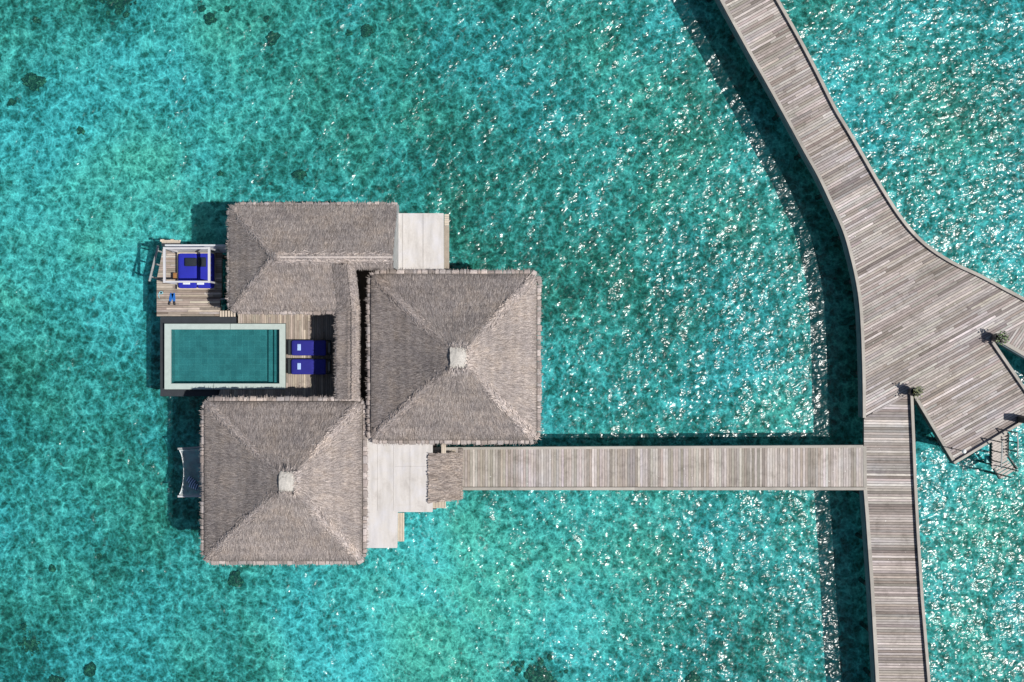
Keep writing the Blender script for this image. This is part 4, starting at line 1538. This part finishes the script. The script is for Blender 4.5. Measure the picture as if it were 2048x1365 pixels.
# ------------------------------------------------------------------ potted plants on the platform
def plant(px, py, label, green, seed, rad=.24, dirn=(1, 0)):
    g = random.Random(seed)
    c = P(px, py, DECK_Z)
    r = empty('potted_plant', c, label, 'potted plant', 'potted plants at the platform corners')
    b = MB()
    b.lathe(c, [(.13, 0), (.19, .12), (.24, .35), (.23, .52), (.20, .58), (.22, .61), (.19, .62), (.17, .55)], 22)
    b.build('pot', M['pot'], r, smooth=True)
    b = MB(); b.lathe(c + Vector((0, 0, .5)), [(.165, 0), (.165, .04), (.1, .06)], 16); b.build('soil', M['soil'], r)
    b = MB(); st_ = MB()
    for k in range(20):
        a = g.uniform(0, 2 * math.pi)
        dv = Vector((math.cos(a) + dirn[0] * .9, math.sin(a) + dirn[1] * .9, 0))
        dv.normalize()
        reach = g.uniform(.10, rad + .14)
        top = c + dv * reach + Vector((0, 0, .62 + g.uniform(.05, .4)))
        mid = c + dv * reach * .35 + Vector((0, 0, .8))
        base = c + dv * .05 + Vector((0, 0, .55))
        st_.tube(base, mid, .008, n=5); st_.tube(mid, top, .006, n=5)
        for q in range(g.randint(5, 9)):
            t = g.uniform(.2, 1.1)
            p = mid.lerp(top, t) + Vector((g.gauss(0, .04), g.gauss(0, .04), g.gauss(0, .03)))
            an = g.uniform(0, 2 * math.pi)
            L = g.uniform(.07, .15); w = L * .32
            d1 = Vector((math.cos(an), math.sin(an), g.uniform(-.4, .3))).normalized()
            s1_ = d1.cross(Vector((0, 0, 1))).normalized()
            col = g.choice(green)
            s = g.uniform(.6, 1.4)
            b.add([p, p + d1 * L * .5 + s1_ * w, p + d1 * L, p + d1 * L * .5 - s1_ * w], [(0, 1, 2, 3)], tuple(x * s for x in col))
    b.build('foliage', M['leaf'], r)
    st_.build('stem', M['soil'], r)
plant(1986, 676, 'potted plant with bright green leaves in a dark pot at the upper right platform corner',
      [(1.6, 1.9, .9), (.3, .35, .4), (.2, .2, .25), (.2, .2, .3)], 4)
plant(1820.5, 783, 'potted plant with sparse brownish leaves at the inner platform corner above the lower walkway',
      [(1.6, 1.0, 1.4), (.3, .25, .4), (2.0, 1.3, 1.8), (.2, .2, .3)], 9)

# ------------------------------------------------------------------ globe lamp, landing stairs, dark post
lp = empty('globe_lamp', P(1902, 897, DECK_Z), 'thin pole lamp with a small white globe near the pointed platform corner', 'lamp')
c = P(1902, 897, DECK_Z)
gz = DECK_Z + 1.45
gt = P(1928, 903, gz)
b = MB(); b.tube((gt.x, gt.y, DECK_Z), (gt.x, gt.y, gz - .05), .022, n=8)
b.lathe((gt.x, gt.y, DECK_Z), [(.06, 0), (.06, .02), (.03, .04)], 12); b.build('pole', M['metal'], lp)
b = MB(); b.lathe((gt.x, gt.y, gz), [(.01, -.11), (.07, -.085), (.11, -.03), (.115, .02), (.09, .08), (.04, .11), (.005, .115)], 16)
b.build('globe', M['globe'], lp, smooth=True)

ls = empty('landing_stairs', P(2005, 905, .9), 'timber landing stairs with handrails stepping down to the water at the platform edge', 'stairs')
# treads descend away from the platform; each follows the slant of the platform edge
Lp = [(1985, 878), (1985, 925), (2000, 955)]
for k in range(9):
    t = k / 9
    z = DECK_Z - .12 - k * .11
    yk = 876 + k * 6.4
    a = P(1983.5, yk + 9, z); c = P(2013.5, yk - 9, z)
    b = MB(); b.beam(a, c, .135, .04); b.build('tread', M['stair_wood'], ls)
for k in range(5):
    z = .42
    a = P(1984 + k * 4.2, 936 + k * 5.0, z); c = P(2014 + k * 3.8, 918 + k * 5.0, z)
    b = MB(); b.beam(a, c, .125, .05); b.build('tread', M['stair_wood'], ls)
b = MB()
b.beam(P(1981.8, 882, DECK_Z - .2), P(1981.8, 930, .45), .06, .22); b.build('stringer', M['dark_frame'], ls)
b = MB(); b.beam(P(1982, 930, .38), P(1999, 958, .38), .06, .2); b.build('stringer', M['dark_frame'], ls)
b = MB(); b.beam(P(2015.5, 866, DECK_Z - .2), P(2014, 912, .5), .06, .2); b.build('stringer', M['dark_frame'], ls)
b = MB(); b.beam(P(2015, 912, .38), P(2034, 938, .38), .06, .2); b.build('stringer', M['dark_frame'], ls)
rail_l, rail_r = [], []
for px, py, zz in ((1984.5, 881, 1.42), (1984.5, 901.5, 1.0), (1983.5, 921, .6)):
    a = P(px, py, zz); t = Vector((a.x, a.y, zz + 1.05)); rail_l.append(t)
    b = MB(); b.beam(a - Vector((0, 0, .1)), t, .05, .05); b.build('post', M['dark_frame'], ls)
for px, py, zz in ((2014, 862, 1.42), (2016, 882, 1.0), (2015.5, 900, .6), ):
    a = P(px, py, zz); t = Vector((a.x, a.y, zz + 1.05)); rail_r.append(t)
    b = MB(); b.beam(a - Vector((0, 0, .1)), t, .05, .05); b.build('post', M['dark_frame'], ls)
for px, py in ((1999, 949), (2012, 936)):
    a = P(px, py, .45); t = Vector((a.x, a.y, 1.75))
    b = MB(); b.beam(a - Vector((0, 0, 1.2)), t, .055, .055); b.build('post', M['dark_frame'], ls)
for rl in (rail_l, rail_r):
    b = MB()
    for a, c in zip(rl[:-1], rl[1:]): b.beam(a, c, .06, .04)
    b.beam(rl[-1], rl[-1] + (rl[-1] - rl[-2]) * .4, .06, .04)
    b.build('rail', M['rail_wood'], ls)
b = MB()
for px, py, zz in ((2002, 951, -1.0), (2032, 936, -1.0), (1985, 929, -1), (2014, 913, -1)):
    a = P(px, py, .4); b.tube((a.x, a.y, -2.1), (a.x, a.y, .35), .07, n=10)
b.build('pile', M['pile'], ls)
kt = MB()
for k in range(7):
    a = P(2012 + (k % 2) * .5, 873 + k * 6.1, 1.35 - k * .11)
    kt.lathe(a, [(.05, 0), (.055, .06), (.03, .1)], 8)
kt.build('bolt', M['black'], ls)

cr = MB()
cr.pbox((1973, 912), (1979, 926), .3, .55)
tag(cr.build('crate', M['basket'], origin=P(1976, 919, .3)), 'small aqua float hanging by the landing stairs above the water', 'float')

dp = empty('bollard', P(2036, 839, DECK_Z), 'stout dark square timber bollard on the platform edge at the right side of the picture', 'bollard')
b = MB(); b.pbox((2033, 833), (2052, 845), DECK_Z, DECK_Z + .95, DECK_Z); b.build('post', M['dark_frame'], dp, bevel=.02)
b = MB(); b.pbox((2032, 832.4), (2053, 845.6), DECK_Z + .95, DECK_Z + 1.0, DECK_Z); b.build('cap', M['dark_frame'], dp, bevel=.01)

# ------------------------------------------------------------------ coral heads on the seabed
def coral(px, py, rpx, name, label, flat=.55, seed=1, stretch=1.0):
    g = np.random.default_rng(seed)
    bm = bmesh.new()
    bmesh.ops.create_icosphere(bm, subdivisions=4, radius=1)
    k = [(g.normal(0, 1, 3) * 2.2, g.uniform(0, 6.3), g.uniform(.05, .14)) for _ in range(9)] + \
        [(g.normal(0, 1, 3) * 6.0, g.uniform(0, 6.3), g.uniform(.02, .05)) for _ in range(9)]
    rr = .88 * rpx * (CAM_Z - BED_Z) / FOC
    for v in bm.verts:
        n = v.co.normalized()
        s = 1 + sum(a * math.sin(float(np.dot(w, n)) + p) for w, p, a in k)
        s *= 1 + g.normal(0, .07); v.co = Vector((n.x * s * rr * stretch, n.y * s * rr, max(-.25, n.z * s * rr * flat)))
    me = bpy.data.meshes.new(name)
    bm.to_mesh(me); bm.free()
    me.polygons.foreach_set('use_smooth', [True] * len(me.polygons))
    me.materials.append(M['coral'])
    o = bpy.data.objects.new(name, me)
    o.location = P(px, py, BED_Z)
    COL.objects.link(o)
    return tag(o, label, 'coral', 'dark coral heads on the seabed')
def reef(px, py, rpx, name, label, flat, seed, stretch):
    """a patch of many small coral lumps grown together"""
    g = np.random.default_rng(seed)
    rr = rpx * (CAM_Z - BED_Z) / FOC
    bm = bmesh.new()
    for _ in range(70):
        a = g.uniform(0, 6.283); d = abs(g.normal(0, .48)) * rr
        c = Vector((math.cos(a) * d * stretch, math.sin(a) * d, 0))
        r = rr * g.uniform(.06, .20) * (1.2 - .5 * d / rr)
        ret = bmesh.ops.create_icosphere(bm, subdivisions=2, radius=r)
        for v in ret['verts']:
            k = 1 + g.normal(0, .13)
            v.co = Vector((c.x + v.co.x * k, c.y + v.co.y * k, max(-.2, v.co.z * .6 * k)))
    me = bpy.data.meshes.new(name)
    bm.to_mesh(me); bm.free()
    me.polygons.foreach_set('use_smooth', [True] * len(me.polygons))
    me.materials.append(M['coral'])
    o = bpy.data.objects.new(name, me)
    o.location = P(px, py, BED_Z)
    COL.objects.link(o)
    return tag(o, label, 'coral', 'dark coral heads on the seabed')


for i, (x, y, r_, f, s, lab) in enumerate((
        (420, 39, 13, .7, 1, 'round brown coral head near the top edge, left of centre'),
        (455, 19, 7, .6, 1, 'small dark coral head just right of the round brown one at the top'),
        (403, 17, 7, .5, 1.2, 'small speckled coral head nearest the top edge, above the round brown one'),
        (70, 168, 17, .5, 1.3, 'broad ragged dark coral head at the upper left'),
        (25, 205, 8, .5, 1.3, 'small dark coral head close to the left edge in the upper part'),
        (73, 42, 8, .4, 1.2, 'faint coral head in the top left corner area'),
        (162, 262, 8, .6, 1, 'isolated little round coral head below the broad ragged one'),
        (240, 0, 42, .3, 1.6, 'long dark reef mound cut by the top edge at upper left'),
        (546, 78, 14, .6, 1, 'dark lobed coral head left of the pair near the top centre'),
        (534, 38, 7, .5, 1, 'tiny coral head above the dark lobed one'),
        (733, 60, 12, .6, 1.1, 'brown coral head at the top centre'),
        (697, 66, 7, .5, 1.1, 'small coral head just left of the brown one at the top centre'),
        (441, 347, 6, .7, 1, 'tiny black coral head above the daybed deck'),
        (600, 351, 10, .5, 1.4, 'wide dark coral head above the roof of the north wing'),
        (1031, 262, 6, .7, .8, 'tiny black coral head in open water right of the north wing'),
        (472, 1157, 15, .6, 1, 'round olive coral head under the lower left roof corner'),
        (103, 1137, 7, .6, 1, 'small round coral head in the lower left water'),
        (200, 1113, 6, .5, 1, 'small pale-ringed coral head between the south pavilion and the left edge'),
        (47, 1252, 8, .5, 1, 'dark pointed coral head at the lower left edge'),
        (60, 1290, 26, .22, 1, 'large low olive reef mound at the lower left'),
        (180, 1340, 14, .5, .9, 'pointed dark coral head near the bottom left'),
        (113, 1362, 12, .5, 1.2, 'dark coral head cut by the bottom edge at the left'),
        (1385, 1358, 14, .5, 1.3, 'black coral head on the bottom edge right of centre'),
        (1075, 1352, 44, .22, 1.5, 'big dark reef mound at the bottom centre'))):
    (reef if r_ >= 20 else coral)(x, y, r_, 'coral_head', lab, f, 20 + i, s)
